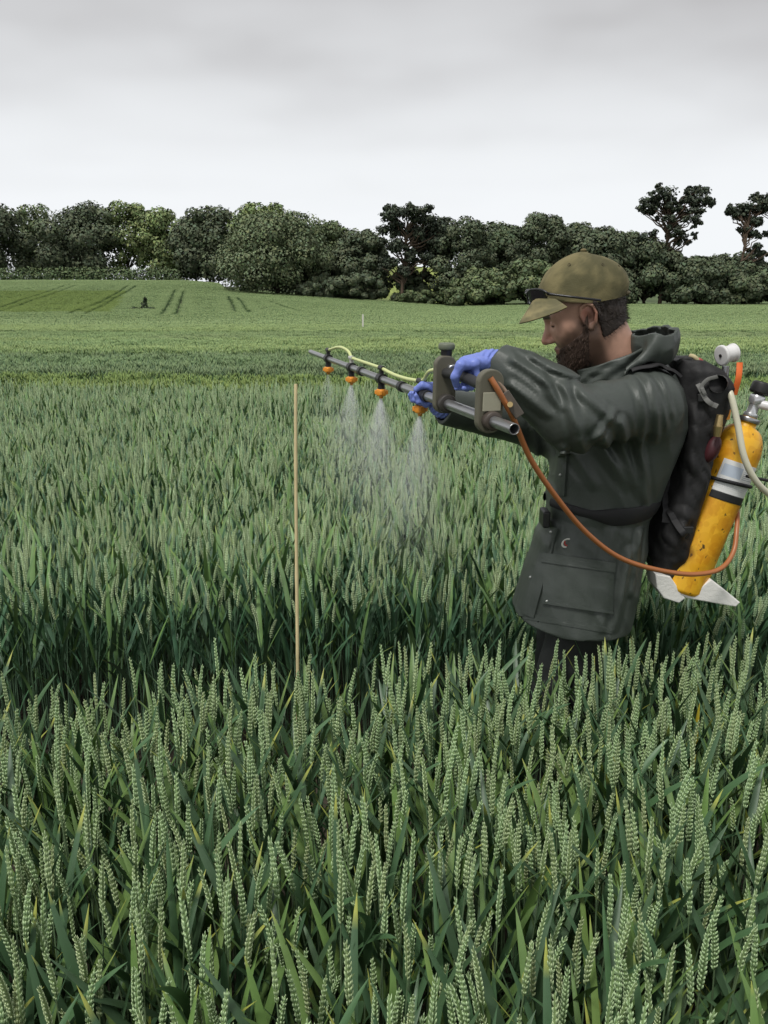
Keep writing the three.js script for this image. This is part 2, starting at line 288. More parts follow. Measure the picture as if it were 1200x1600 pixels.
  broadleaf(41, 1048, 1130, 402, 477, 134, [0.098, 0.128, 0.068], 'dark rounded bush beside the tall umbrella pine', { name: 'bush', category: 'bush', leaves: 7000, lift: 0, skirt: true, lobes: 34, group: 'bushes along the far edge of the field' });
  broadleaf(42, 1106, 1192, 408, 477, 134, [0.108, 0.140, 0.072], 'dark rounded bush below the bare trunked pine', { name: 'bush', category: 'bush', leaves: 7000, lift: 0, skirt: true, lobes: 34, group: 'bushes along the far edge of the field' });
  broadleaf(43, 1168, 1290, 404, 477, 134, dark, 'dark bush at the end of the tree line below the twin pines', { name: 'bush', category: 'bush', leaves: 8000, lift: 0, skirt: true, lobes: 34, group: 'bushes along the far edge of the field' });
  pine(44, 1116, 1196, 316, 477, 136, 1146, [[-0.3, 0.93, 0.18, 0.03], [0, 0.95, 0.22, 0.035], [0.28, 0.97, 0.16, 0.03], [-0.12, 0.87, 0.2, 0.025], [0.14, 0.82, 0.14, 0.03], [-0.08, 0.75, 0.1, 0.02], [0.12, 0.7, 0.11, 0.035], [0.22, 0.58, 0.12, 0.03], [0.34, 0.53, 0.09, 0.02]], 'flat crowned pine with a long bare trunk', { r: 0.27, lean: 0.12, trunkTop: 0.88, leaves: 24 });
  pine(45, 1158, 1270, 300, 477, 138, 1222, [[-0.32, 0.93, 0.16, 0.035], [-0.1, 0.97, 0.18, 0.04], [0.15, 0.96, 0.18, 0.04], [-0.28, 0.84, 0.14, 0.03], [0.3, 0.88, 0.16, 0.04], [0, 0.84, 0.2, 0.04], [-0.2, 0.66, 0.1, 0.04], [0.1, 0.7, 0.14, 0.04]], 'wide pine partly out of view beside the flat crowned pine', { r: 0.3, trunkTop: 0.86, leaves: 24 });
  // hedge below the left tree row
  const R = rng(77), hb = new MB(), a = onCrop(-60, 437), c = onCrop(298, 440);
  const A = V(-0.60 * 194, 0, -194), C = V(-0.238 * 190, 0, -190);
  for (let k = 0; k < 150; k++) { const t = k / 149, x = mix(A.x, C.x, t), z = mix(A.z, C.z, t), hh = 1.95 + 0.25 * nz(x * 0.2, 2, 3), hue = 0.85 + 0.3 * R(); leaves(hb, R, x, land(x, z) + 1.75, z, 0.8, hh, 1.1, 90, 0.36, [0.115 * hue, 0.165 * hue, 0.070 * hue], 0.5); }
  const h = thing('hedge', 'long clipped green hedge below the dark trees', 'hedge', V((A.x + C.x) / 2, land(A.x, A.z), A.z)); part('foliage', hb.geo(), leafMat, h);
  // rough weed standing up from the crop on the slope
  const w = onCrop(226, 482), wb = new MB(), wy = land(w.x, w.z) + CROP;
  for (const [dx, dy, rx, ry] of [[0, 0.35, 0.35, 0.7], [-0.9, 0.1, 0.8, 0.25], [0.6, 0.1, 0.6, 0.3], [0.1, 0.95, 0.12, 0.4], [-1.6, 0.05, 0.4, 0.2]]) leaves(wb, R, w.x + dx, wy + dy - 0.25, w.z, rx, ry, rx, 120, 0.2, [0.03, 0.05, 0.02]);
  wb.tube([V(w.x, wy - CROP, w.z), V(w.x, wy + 0.6, w.z)], [0.05, 0.02], 5, [0.03, 0.05, 0.02]);
  const wt = thing('weed', 'dark tall weed clump standing out of the crop on the slope', 'weed', V(w.x, wy - CROP, w.z)); part('foliage', wb.geo(), leafMat, wt);
}

// ---------------------------------------------------------------- wheat
const earMat = vcol({ roughness: 0.6 }), bladeMat = vcol({ roughness: 0.46 });
const jit = (c, R, a) => { const m = 1 + (R() - 0.5) * a; return [c[0] * m * (1 + (R() - 0.5) * a * 0.4), c[1] * m, c[2] * m * (1 + (R() - 0.5) * a * 0.6)]; };
const EAR_A = [0.23, 0.31, 0.125], EAR_B = [0.355, 0.455, 0.235], STEM = [0.13, 0.20, 0.105], BLADE = [0.064, 0.128, 0.058], BLADE2 = [0.130, 0.215, 0.062], TIP = [0.34, 0.37, 0.075];
// axis of an ear or stem: a gently bent line
function axisAt(base, lean, dir, len, t) { const s = Math.sin(lean * (0.35 + 0.65 * t)), c = Math.cos(lean * (0.35 + 0.65 * t)); return V(base.x + Math.cos(dir) * s * len * t, base.y + c * len * t, base.z + Math.sin(dir) * s * len * t); }
function earGeo(b, R, base, lean, dir, len, sides, rings) {
  const n = Math.round(len / 0.0046), twist = R() * 6.28, fat = 0.70 + 0.20 * R(), tone = 0.85 + 0.3 * R(), warm = 0.9 + 0.25 * R();
  const ca = [EAR_A[0] * tone * warm, EAR_A[1] * tone, EAR_A[2] * tone], cb = [EAR_B[0] * tone * warm, EAR_B[1] * tone, EAR_B[2] * tone];
  const core = []; for (let k = 0; k <= 4; k++) core.push(axisAt(base, lean, dir, len * 0.97, k / 4));
  b.tube(core, [0.0014, 0.0026, 0.003, 0.0024, 0.001], 5, ca, false);
  for (let k = 0; k <= n; k++) {
    const t = k / n * 0.93, o = axisAt(base, lean, dir, len, t), up = axisAt(base, lean, dir, len, t + 0.05).sub(o).normalize();
    const side = k % 2 ? 1 : -1, sc = fat * (t < 0.28 ? 0.78 + 0.22 * t / 0.28 : 1 - 0.42 * Math.pow((t - 0.28) / 0.65, 1.4));
    const e1 = V(Math.cos(twist), 0, Math.sin(twist)).addScaledVector(up, -up.x * Math.cos(twist) - up.z * Math.sin(twist)).normalize(), e2 = up.clone().cross(e1);
    for (const fz of k === n ? [0] : [-1, 0, 1]) {
      const d = up.clone().multiplyScalar(0.93).addScaledVector(e1, side * (fz ? 0.17 : 0.27) * (k === n ? 0 : 1)).addScaledVector(e2, fz * 0.19 + (R() - 0.5) * 0.16).normalize();
      const L = (fz ? 0.0122 : 0.0110) * sc * (0.8 + 0.4 * R()), W = (fz ? 0.0022 : 0.0020) * sc;
      const q = o.clone().addScaledVector(e1, side * 0.0019 * sc).addScaledVector(e2, fz * 0.0024 * sc);
      const a = e2.clone().addScaledVector(d, -e2.dot(d)).normalize(), c = d.clone().cross(a), m = 0.8 + 0.4 * R();
      const c1 = cb.map(v => v * m), c0 = c1, c2 = c1.map((v, i) => v * [1.55, 1.36, 1.5][i]);
      const prof = rings === 2 ? [[0.22, 0.85, c0], [0.62, 0.95, c1]] : [[0.42, 1.05, c1]];
      const s0 = b.v(q.x, q.y, q.z, c0), rg = prof.map(([f, w, cc]) => { const r = []; for (let s = 0; s < sides; s++) { const g = s / sides * 6.2832, z = q.clone().addScaledVector(d, L * f).addScaledVector(a, Math.cos(g) * W * w).addScaledVector(c, Math.sin(g) * W * w * 0.9); r.push(b.v(z.x, z.y, z.z, cc)); } return r; });
      const z = q.clone().addScaledVector(d, L * (k > n - 3 ? 1.25 : 1.02)), s1 = b.v(z.x, z.y, z.z, c2);
      for (let s = 0; s < sides; s++) { const u = (s + 1) % sides; b.t(s0, rg[0][u], rg[0][s]); if (rings === 2) b.q(rg[0][s], rg[0][u], rg[1][u], rg[1][s]); b.t(rg[rg.length - 1][s], rg[rg.length - 1][u], s1); }
    }
  }
}
function bladeGeo(b, R, base, az, rise, droop, len, width, segs, col, tipYellow) {
  const rows = []; let p = base.clone(), el = rise, a = az, roll = (R() - 0.5) * 0.9; const bend = (R() - 0.5) * 0.45;
  const cc = jit(col, R, 0.35), yl = tipYellow ? 0.03 + 0.2 * R() * R() : 0;
  for (let k = 0; k <= segs; k++) {
    const t = k / segs, w = width * Math.min(1, 0.35 + t * 4) * Math.pow(1 - t * t * t, 0.8) * 0.5 + 0.0002;
    const d = V(Math.cos(a) * Math.cos(el), Math.sin(el), Math.sin(a) * Math.cos(el)), s0 = V(-Math.sin(a), 0, Math.cos(a)), n0 = d.clone().cross(s0);
    const r = roll + bend * t * 2, s = s0.clone().multiplyScalar(Math.cos(r)).addScaledVector(n0, Math.sin(r)), n = n0.clone().multiplyScalar(Math.cos(r)).addScaledVector(s0, -Math.sin(r));
    const c = t > 1 - yl ? TIP : cc, e = c.map(x => x * 1.06);
    rows.push([p.clone().addScaledVector(s, -w).addScaledVector(n, w * 0.28), p.clone(), p.clone().addScaledVector(s, w).addScaledVector(n, w * 0.28)].map((q, i) => b.v(q.x, q.y, q.z, i === 1 ? c : e)));
    p.addScaledVector(d, len / segs); el -= droop / segs * (0.4 + 1.2 * t); a += bend * 0.12;
  }
  for (let k = 0; k < segs; k++) for (let i = 0; i < 2; i++) b.q(rows[k][i], rows[k + 1][i], rows[k + 1][i + 1], rows[k][i + 1]);
}
// one plant: returns ear, stem and leaf geometries standing on the origin
function plantGeos(seed, detail) {
  const R = rng(seed), h = 0.685 + (R() - 0.5) * 0.07, lean = 0.03 + R() * R() * 0.18, dir = R() * 6.283, ear = new MB(), stem = new MB(), bl = [];
  const pts = []; for (let k = 0; k <= 5; k++) { const t = k / 5; pts.push(V(Math.cos(dir) * lean * h * t * t * 0.5, h * t, Math.sin(dir) * lean * h * t * t * 0.5)); }
  stem.tube(pts, [0.0026, 0.0025, 0.0023, 0.002, 0.0015, 0.0012], detail ? 6 : 4, jit(STEM, R, 0.2), false);
  const top = pts[5]; earGeo(ear, R, top, lean + R() * 0.12, dir, 0.082 + R() * 0.026, detail ? 5 : 4, detail ? 2 : 1);
  const az0 = R() * 6.283, at = f => { const t = f * 5, i = Math.min(4, Math.floor(t)); return pts[i].clone().lerp(pts[i + 1], t - i); };
  const spec = [[0.84, 1.20, 0.35, 0.205, 0.0150], [0.68, 1.24, 0.42, 0.25, 0.0140], [0.50, 1.22, 0.8, 0.25, 0.0115]];
  spec.forEach(([f, rise, droop, len, w], k) => {
    const b = new MB(); bladeGeo(b, R, at(f + (R() - 0.5) * 0.08), az0 + k * Math.PI + (R() - 0.5) * 1.0, rise + (R() - 0.5) * 0.40, droop * (0.4 + 1.2 * R() * R() * 1.4), len * (0.8 + 0.4 * R()), w * (0.85 + 0.3 * R()), detail ? 10 : 5, R() < 0.3 ? BLADE2 : BLADE, R() < 0.3); bl.push(b);
  });
  return { ear: ear.geo(), stem: stem.geo(), leaves: bl.map(b => b.geo()) };
}
function mergedPlant(seed, detail) { // [ears and stems, blades] as two material groups
  const g = plantGeos(seed, detail), a = mergeGeometries([g.ear, g.stem]), b = mergeGeometries(g.leaves);
  return mergeGeometries([a, b], true);
}
const nearEdge = x => 1.89 + 0.12 * x + 0.05 * nz(x * 3, 0.5, 8), plotFront = x => 2.52 + 0.04 * nz(x * 2.5, 4.5, 8);
const placeM = (x, y, z, turn, tilt, s, sy) => new THREE.Matrix4().compose(V(x, y, z), new THREE.Quaternion().setFromEuler(new THREE.Euler(tilt * Math.cos(turn * 3), turn, tilt * Math.sin(turn * 5))), V(s, sy, s));
function crop(name, label, geos, list, mats) { // list: [matrix, colour, variant]
  const g = thing(name, label, 'wheat', V(0, 0, 0), 'stands of wheat'); g.userData.kind = 'stuff';
  geos.forEach((geo, k) => {
    const mine = list.filter(e => e[2] === k); if (!mine.length) return;
    const m = new THREE.InstancedMesh(geo, mats, mine.length); m.name = 'wheat_stand'; m.castShadow = m.receiveShadow = true;
    mine.forEach((e, i) => { m.setMatrixAt(i, e[0]); m.setColorAt(i, e[1]); });
    m.userData.kind = 'stuff'; g.add(m);
  });
  return g;
}
const tint = (r, g, b, R, a = 0.16) => { const m = 1 + (R() - 0.5) * a; return new THREE.Color().setRGB(r * m, g * m, b * m); };
{ // foreground stand: the plants that show largest are single things, the rest one stand
  const R = rng(501), all = [], step = 0.043;
  for (let z = 0.9; z > -2.2; z -= step) for (let x = -2.0; x < 2.3; x += step) {
    const px = x + (R() - 0.5) * step * 1.5, pz = z + (R() - 0.5) * step * 1.5; if (-pz > nearEdge(px)) continue;
    if (Math.hypot(px, pz) < 0.28) continue;                                                    // where the photographer stands
    all.push({ x: px, z: pz, turn: R() * 6.283, s: 0.9 + 0.22 * R(), sy: 1.06 - 0.20 * R() * R() + 0.03 * nz(px * 2, pz * 2, 3), tilt: 0.04 + 0.13 * R() * R(), v: Math.floor(R() * 9) });
  }
  for (const p of all) { const q = toPixel(V(p.x, 0.74, p.z)); p.d = q[2] > 0.3 && q[0] > -15 && q[0] < 1215 && q[1] < 1640 ? q[2] : 99; }
  all.sort((a, b) => a.d - b.d);
  const kinds = []; for (let k = 0; k < 9; k++) kinds.push(plantGeos(900 + k * 17, true));
  all.slice(0, 300).forEach(p => {
    const k = kinds[p.v], g = thing('wheat_plant', 'single green wheat plant with a plump ear and upright leaves in the foreground stand', 'wheat plant', null, 'wheat plants in the foreground stand');
    new THREE.Matrix4().copy(placeM(p.x, 0, p.z, p.turn, p.tilt, p.s, p.sy)).decompose(g.position, g.quaternion, g.scale);
    const add = (n, geo, m) => { const o = new THREE.Mesh(geo, m); o.name = n; o.castShadow = o.receiveShadow = true; g.add(o); };
    add('stem', k.stem, earMat); add('ear', k.ear, earMat); for (const l of k.leaves) add('leaf', l, bladeMat);
  });
  { // one plant with a withered yellow leaf
    const k = kinds[4], s = P(1082, 1150, 1.66), g = thing('wheat_plant', 'wheat plant with one bright yellow withered leaf among the green foreground wheat', 'wheat plant', V(s.x, 0, s.z), 'wheat plants in the foreground stand'), b = new MB(), q = rng(3), Y = [0.62, 0.46, 0.04];
    const add = (n, geo, m, label) => { const o = new THREE.Mesh(geo, m); o.name = n; o.castShadow = o.receiveShadow = true; if (label) o.userData.label = label; g.add(o); };
    add('stem', k.stem, earMat); add('ear', k.ear, earMat); for (const l of k.leaves) add('leaf', l, bladeMat);
    bladeGeo(b, q, V(0.004, 0.60, 0.006), 2.0, 1.5, 0.1, 0.20, 0.012, 8, Y, false); add('leaf', b.geo(), bladeMat, 'withered yellow leaf');
  }
  const geos = []; for (let k = 0; k < 9; k++) geos.push(mergedPlant(900 + k * 17, true));
  crop('wheat_crop', 'dense foreground stand of green wheat before the walking alley', geos, all.slice(300).map(p => [placeM(p.x, 0, p.z, p.turn, p.tilt, p.s, p.sy), tint(1, 1, 1, R), p.v]), [earMat, bladeMat]);
  // the plot being sprayed
  const far = [], st2 = 0.046, geos2 = []; for (let k = 0; k < 12; k++) geos2.push(mergedPlant(1900 + k * 13, false));
  for (let D = 2.45; D < 9.3; D += st2) { const half = 0.56 * D + 1.0; for (let x = -half; x < half; x += st2) {
    const px = x + (R() - 0.5) * st2 * 1.6, d = D + (R() - 0.5) * st2 * 1.6; if (d < plotFront(px)) continue;
    const hgt = 1.06 - 0.26 * R() * R() + 0.06 * nz(px * 1.3, d * 1.3, 6) + 0.09 * nz(px * 0.55, d * 0.8, 2) - 0.12 * R() * smooth(0.35, 0.0, d - plotFront(px));
    far.push([placeM(px, 0, -d, R() * 6.283, 0.05 + 0.05 * R(), 0.95 + 0.2 * R(), hgt), tint(0.92, 1.05, 1.16, R, 0.24), Math.floor(R() * 12)]);
  } }
  crop('wheat_crop', 'blue green wheat plot under the spray behind the bamboo cane', geos2, far, [earMat, bladeMat]);
}
// tufts of many plants for the plots farther off
function tuft(seed, size, n, k, h0) {
  const R = rng(seed), b = new MB(), e = new MB();
  for (let i = 0; i < n; i++) {
    const x = (R() - 0.5) * size, z = (R() - 0.5) * size, h = h0 * (0.93 + 0.14 * R()), L = 0.085 * (0.85 + 0.3 * R()), w = 0.006 * k, dx = (R() - 0.5) * 0.06, dz = (R() - 0.5) * 0.06, c0 = jit([0.285, 0.36, 0.175], R, 0.35), c1 = jit([0.285, 0.36, 0.175], R, 0.35), lean = [x + dx, z + dz];
    const bot = e.v(x, h - L, z, c0), top = e.v(x + dx * 1.4, h + 0.004, z + dz * 1.4, c1), ring = [];
    for (let s = 0; s < 3; s++) { const f = s / 3 * 6.283 + i; ring.push(e.v(x + dx * 0.6 + Math.cos(f) * w, h - L * 0.45, z + dz * 0.6 + Math.sin(f) * w, s === 1 ? c0 : c1)); }
    for (let s = 0; s < 3; s++) { e.t(bot, ring[(s + 1) % 3], ring[s]); e.t(ring[s], ring[(s + 1) % 3], top); }
    const st = jit(STEM, R, 0.3); e.t(e.v(x - 0.002 * k, 0, z, st), e.v(x + 0.002 * k, 0, z, st), e.v(x, h - L * 0.7, z, st));
    for (let j = 0; j < 2; j++) {
      const a = R() * 6.283, cc = jit(R() < 0.3 ? BLADE2 : BLADE, R, 0.4), l = 0.19 + 0.07 * R(), y0 = h - 0.22 - 0.16 * j, up = 0.55 + 0.5 * R(), wd = 0.0065 * k, m = [x + Math.cos(a) * l * 0.45, y0 + l * up * 0.75, z + Math.sin(a) * l * 0.45], t = [x + Math.cos(a) * l * 0.95, y0 + l * up * (0.7 + 0.4 * R()), z + Math.sin(a) * l * 0.95];
      const p0 = b.v(x, y0, z, cc), p1 = b.v(m[0] - Math.sin(a) * wd, m[1], m[2] + Math.cos(a) * wd, cc), p2 = b.v(m[0] + Math.sin(a) * wd, m[1], m[2] - Math.cos(a) * wd, cc), p3 = b.v(t[0], t[1], t[2], cc); b.t(p0, p1, p2); b.t(p1, p3, p2);
    }
  }
  return mergeGeometries([e.geo(), b.geo()]);
}
const tracks = [];
for (const pts of [[[-30, 487], [40, 466], [110, 444]], [[-30, 494], [46, 470], [120, 445]], [[105, 490], [160, 470], [200, 446]], [[130, 491], [176, 468], [212, 446]], [[252, 491], [266, 468], [274, 452]], [[274, 491], [282, 470], [287, 454]], [[368, 487], [361, 470], [356, 462]], [[388, 488], [378, 472], [370, 464]], [[340, 462], [420, 470], [490, 490]]]) {
  const w = pts.map(([x, y]) => onCrop(x, y)); for (let i = 0; i + 1 < w.length; i++) tracks.push([w[i], w[i + 1], pts.length === 3 && pts[0][0] === 340 ? 0.4 : 0.5]);
}
const inTrack = (x, z, grow = 0) => tracks.some(([a, b, w]) => { const bx = b.x - a.x, bz = b.z - a.z, t = clamp(((x - a.x) * bx + (z - a.z) * bz) / (bx * bx + bz * bz)); return Math.hypot(x - a.x - bx * t, z - a.z - bz * t) < w * 0.58 + grow; });
{
  const R = rng(733), geos = [0, 1, 2, 3].map(k => tuft(300 + k, 0.5, 105, 1, 0.78)), plots = { a: [], b: [], c: [], d: [] };
  // distance bands: yellowish short guard strip, dark strip, pale plots, open field
  const tone = (x, D) => {
    const n = nz(x * 0.25, D * 0.12, 3) + 1.2 * nz(x * 0.03, D * 0.45, 9), w = D + 0.5 * nz(x * 0.5, 3, 1);
    if (w < 11.6) return [0.76 + 0.1 * n, 0.90, 0.50, 0.93];
    if (w < 16.5) return [0.76, 0.84 + 0.06 * n, 0.80, 0.97];
    if (w < 24) return [1.16 + 0.15 * n, 1.22 + 0.08 * n, 0.95, 1.0];
    if (w < 31) return [0.96, 1.02 + 0.08 * n, 0.88, 0.97];
    return [1.16 + 0.1 * n, 1.22 + 0.08 * n, 0.98, 1.0];
  };
  const lane = (x, D) => Math.abs(D - 9.35) < 0.12 || Math.abs(D - 16.6) < 0.3 || Math.abs(D - 31.2) < 0.5;
  for (let D = 9.3; D < 42; D += 0.42) { const half = 0.55 * D + 1.5; for (let x = -half; x < half; x += 0.42) {
    const px = x + (R() - 0.5) * 0.3, d = D + (R() - 0.5) * 0.3; if (lane(px, d)) continue;
    const t = tone(px, d), k = d < 11.6 ? 'a' : d < 16.5 ? 'b' : 'c';
    plots[k].push([placeM(px, land(px, -d), -d, R() * 6.283, 0.03, 1, t[3] * (0.95 + 0.1 * R())), tint(t[0], t[1], t[2], R, 0.2), Math.floor(R() * 4)]);
  } }
  crop('wheat_crop', 'yellowish short wheat strip beyond the sprayed plot', geos, plots.a, earMat);
  crop('wheat_crop', 'dark green wheat strip beyond the yellowish strip', geos, plots.b, earMat);
  crop('wheat_crop', 'pale green wheat plots between the dark strip and the slope', geos, plots.c, earMat);
  const geos3 = [0, 1, 2].map(k => tuft(340 + k, 0.95, 64, 2.4, 0.78)), yellow = (x, D) => { const q = toPixel(V(x, land(x, -D) + CROP, -D)); return q[0] < 196 - (q[1] - 455) * 0.6 && q[1] > 454 && q[1] < 487; };
  for (let D = 42; D < 212; D += 0.86) { const half = 0.52 * D + 3; for (let x = -half; x < half; x += 0.86) {
    const px = x + (R() - 0.5) * 0.4, d = D + (R() - 0.5) * 0.4, s = px / d;
    if (d > lin(s, [[-0.25, 192], [-0.2, 178], [-0.19, 143], [-0.06, 138], [0, 138], [0.6, 138]])) continue; const near = inTrack(px, -d, 1.3);
    const n = 0.1 * nz(px * 0.06, d * 0.06, 5) + 0.09 * nz(px * 0.015, d * 0.2, 4) + 0.05 * nz(px * 0.3, d * 0.3, 1), yl = yellow(px, d), c = yl ? [0.86, 0.94, 0.48] : [1.14 + n, 1.20 + n, 1.04 + n];
    for (const [ox, oz] of near ? [[-0.22, -0.22], [0.22, -0.22], [-0.22, 0.22], [0.22, 0.22]] : [[0, 0]]) {
      const qx = px + ox, qd = d + oz; if (near && inTrack(qx, -qd)) continue;
      plots.d.push([placeM(qx, land(qx, -qd), -qd, R() * 6.283, 0, near ? 0.5 : 1, 0.95 + 0.1 * R()), tint(...c, R, 0.14), Math.floor(R() * 3)]);
    }
  } }
  crop('wheat_crop', 'far wheat field with wheel tracks running up to the trees', geos3, plots.d, earMat);
}

// ---------------------------------------------------------------- person with a green waterproof jacket
const DC = 2.16;                                              // distance of the body's middle
const secs = [[560, 985, 1032, 0.060], [576, 955, 1046, 0.110], [600, 926, 1054, 0.165], [628, 892, 1062, 0.196], [660, 872, 1062, 0.205], [700, 865, 1050, 0.195], [750, 861, 1030, 0.180], [800, 857, 1008, 0.170], [850, 840, 1004, 0.182], [900, 821, 994, 0.195], [950, 805, 980, 0.207], [1010, 790, 964, 0.217]]
  .map(([py, f, b, hz]) => { const a = P(f, py, DC), c = P(b, py, DC); return { y: a.y, cx: (a.x + c.x) / 2, rx: (c.x - a.x) / 2, rz: hz }; }).reverse();
function sectionAt(S, y) { if (y <= S[0].y) return S[0]; for (let i = 1; i < S.length; i++) if (y <= S[i].y) { const t = (y - S[i - 1].y) / (S[i].y - S[i - 1].y), u = t, o = {}; for (const k of ['cx', 'rx', 'rz']) o[k] = mix(S[i - 1][k], S[i][k], u); return o; } return S[S.length - 1]; }
function stack(S, x, y, z, zc, pow = 2.3) { // distance to a stack of rounded sections
  const s = sectionAt(S, y), k = Math.pow(Math.pow(Math.abs(x - s.cx) / s.rx, pow) + Math.pow(Math.abs(z - zc) / s.rz, pow), 1 / pow);
  let d = (k - 1) * Math.min(s.rx, s.rz); d = Math.max(d, y - S[S.length - 1].y, S[0].y - y); return d;
}
const LS = P(1010, 632, 2.005), LE = P(896, 655, 1.835), LW = P(772, 567, 1.905), RS = P(985, 622, 2.36), RE = P(850, 668, 2.27), RW = P(694, 635, 2.115);
const LM1 = P(856, 612, 1.865), LM2 = P(812, 587, 1.89);
const lerpP = (a, b, t) => a.clone().lerp(b, t);
function foldAt(x, y, z) {
  let d = 0; if (z > -2.25) for (const [a, b, w, h] of folds) { const bx = b.x - a.x, by = b.y - a.y, t = ((x - a.x) * bx + (y - a.y) * by) / (bx * bx + by * by), c = clamp(t), q = Math.hypot(x - a.x - bx * c, y - a.y - by * c) / w; if (q < 2.6) d += h * (Math.exp(-1.3 * Math.sqrt(q * q + 0.12)) * 1.3 - 0.45 * Math.exp(-(q - 1.5) * (q - 1.5) * 2)) * (1 - 0.45 * c) * smooth(-0.15, 0.08, t) * smooth(1.15, 0.9, t); }
  return d + 0.0045 * (0.45 - 2 * Math.abs(nz(x * 11 + y * 5, y * 7 + x * 4, z * 11))) + 0.003 * nz(x * 9, y * 5, z * 8) + 0.0012 * nz(x * 30 + y * 12, y * 17, z * 27);
}
const HEM_A = P(797, 966, 2.08), HEM_B = P(968, 999, 1.97), SC = -DC;
const hemY = x => mix(HEM_A.y, HEM_B.y, (x - HEM_A.x) / (HEM_B.x - HEM_A.x)) - 0.006;
function sleeve(x, y, z, grow = 0) {
  let l = smin(cone(x, y, z, LS, LE, 0.080 + grow, 0.068 + grow), cone(x, y, z, LE, LW, 0.067 + grow, 0.050 + grow), 0.04);
  l = smin(l, cone(x, y, z, LM1, LM2, 0.070 + grow, 0.060 + grow), 0.03);
  let r = smin(cone(x, y, z, RS, RE, 0.080 + grow, 0.066 + grow), cone(x, y, z, RE, RW, 0.064 + grow, 0.049 + grow), 0.04);
  return [l, r];
}
function torso(x, y, z, grow = 0) { return stack(secs, x, y, z, SC) - grow; }
function jacketSolid(x, y, z) { const [l, r] = sleeve(x, y, z); return smin(smin(torso(x, y, z), l, 0.05), r, 0.05); }
// where a field's surface shows at a place measured in the photograph
function seen(f, px, py, d0 = 1.55) { let D = d0; for (let k = 0; k < 90; k++) { const p = P(px, py, D), d = f(p.x, p.y, p.z); if (d < 0.0005) return p; D += Math.max(0.0008, d * 0.7); if (D > 2.5) break; } return null; }
// folds: ridges along lines on the jacket's near side, given as measured places, width and height
const folds = [[960, 590, 1000, 690, 9, 5], [985, 580, 1025, 690, 8, 5], [1010, 585, 1040, 670, 8, 4], [1030, 590, 1050, 650, 7, 4], [905, 610, 960, 660, 10, 6], [880, 600, 905, 690, 9, 6], [925, 690, 960, 640, 9, 5], [880, 700, 868, 790, 9, 4], [940, 680, 985, 760, 12, 6], [970, 660, 1005, 780, 10, 5], [1000, 690, 1012, 800, 9, 5], [905, 690, 930, 760, 11, 4],
  [800, 560, 860, 600, 8, 5], [830, 555, 890, 590, 8, 5], [795, 600, 860, 650, 9, 5], [860, 575, 950, 600, 6, 3], [845, 590, 880, 640, 8, 5], [850, 840, 825, 960, 12, 4], [890, 845, 880, 990, 13, 3], [985, 860, 960, 985, 11, 6], [955, 830, 940, 985, 12, 4], [870, 820, 850, 850, 8, 4], [1000, 830, 985, 930, 9, 5]]
  .map(([x0, y0, x1, y1, w, a]) => [seen(jacketSolid, x0, y0) || P(x0, y0, 2.0), seen(jacketSolid, x1, y1) || P(x1, y1, 2.0), w * 0.0013, a * 0.0022]);
const LDIR = LW.clone().sub(LE).normalize(), RDIR = RW.clone().sub(RE).normalize(), LC = [lerpP(LE, LW, 0.93), lerpP(LE, LW, 1.3)], RC = [lerpP(RE, RW, 0.93), lerpP(RE, RW, 1.3)];
const cutAt = (x, y, z, d, b) => (x - b.x) * d.x + (y - b.y) * d.y + (z - b.z) * d.z - 0.004;     // past the cuff
function jacketF(x, y, z) {
  let d = jacketSolid(x, y, z); if (d > 0.05) return d - 0.01;
  let [l, r] = sleeve(x, y, z); const fo = foldAt(x, y, z);
  l = Math.max(smax(l - fo, cutAt(x, y, z, LDIR, LW), 0.004), -cone(x, y, z, LC[0], LC[1], 0.036, 0.036)); r = Math.max(smax(r - fo, cutAt(x, y, z, RDIR, RW), 0.004), -cone(x, y, z, RC[0], RC[1], 0.036, 0.036));
  d = smin(smin(torso(x, y, z) - fo, l, 0.05), r, 0.05);
  d = smax(d, hemY(x) - y, 0.006);
  d = Math.max(d, -Math.max(torso(x, y, z) + 0.012, y - hemY(x) - 0.10));                          // hollow skirt
  return d;
}
const clothBump = noiseTex(256, (u, v) => { const n = clamp(0.5 + 0.35 * nz(u * 16, v * 16, 1) + 0.3 * nz(u * 48, v * 48, 3)); return [n, n, n]; }); clothBump.repeat.set(6, 6);
const jacketMat = std(0.056, 0.067, 0.058, { roughness: 0.5, bumpMap: clothBump, bumpScale: 0.0004 });
const person = thing('person', 'person in a dark green waterproof jacket and olive cap spraying the wheat', 'person', V(P(900, 980, DC).x, 0, -DC));
const jacket = part('jacket', netMesh(jacketF, V(0.08, 0.62, -2.56), V(0.90, 1.64, -1.68), 0.0058), jacketMat, person);
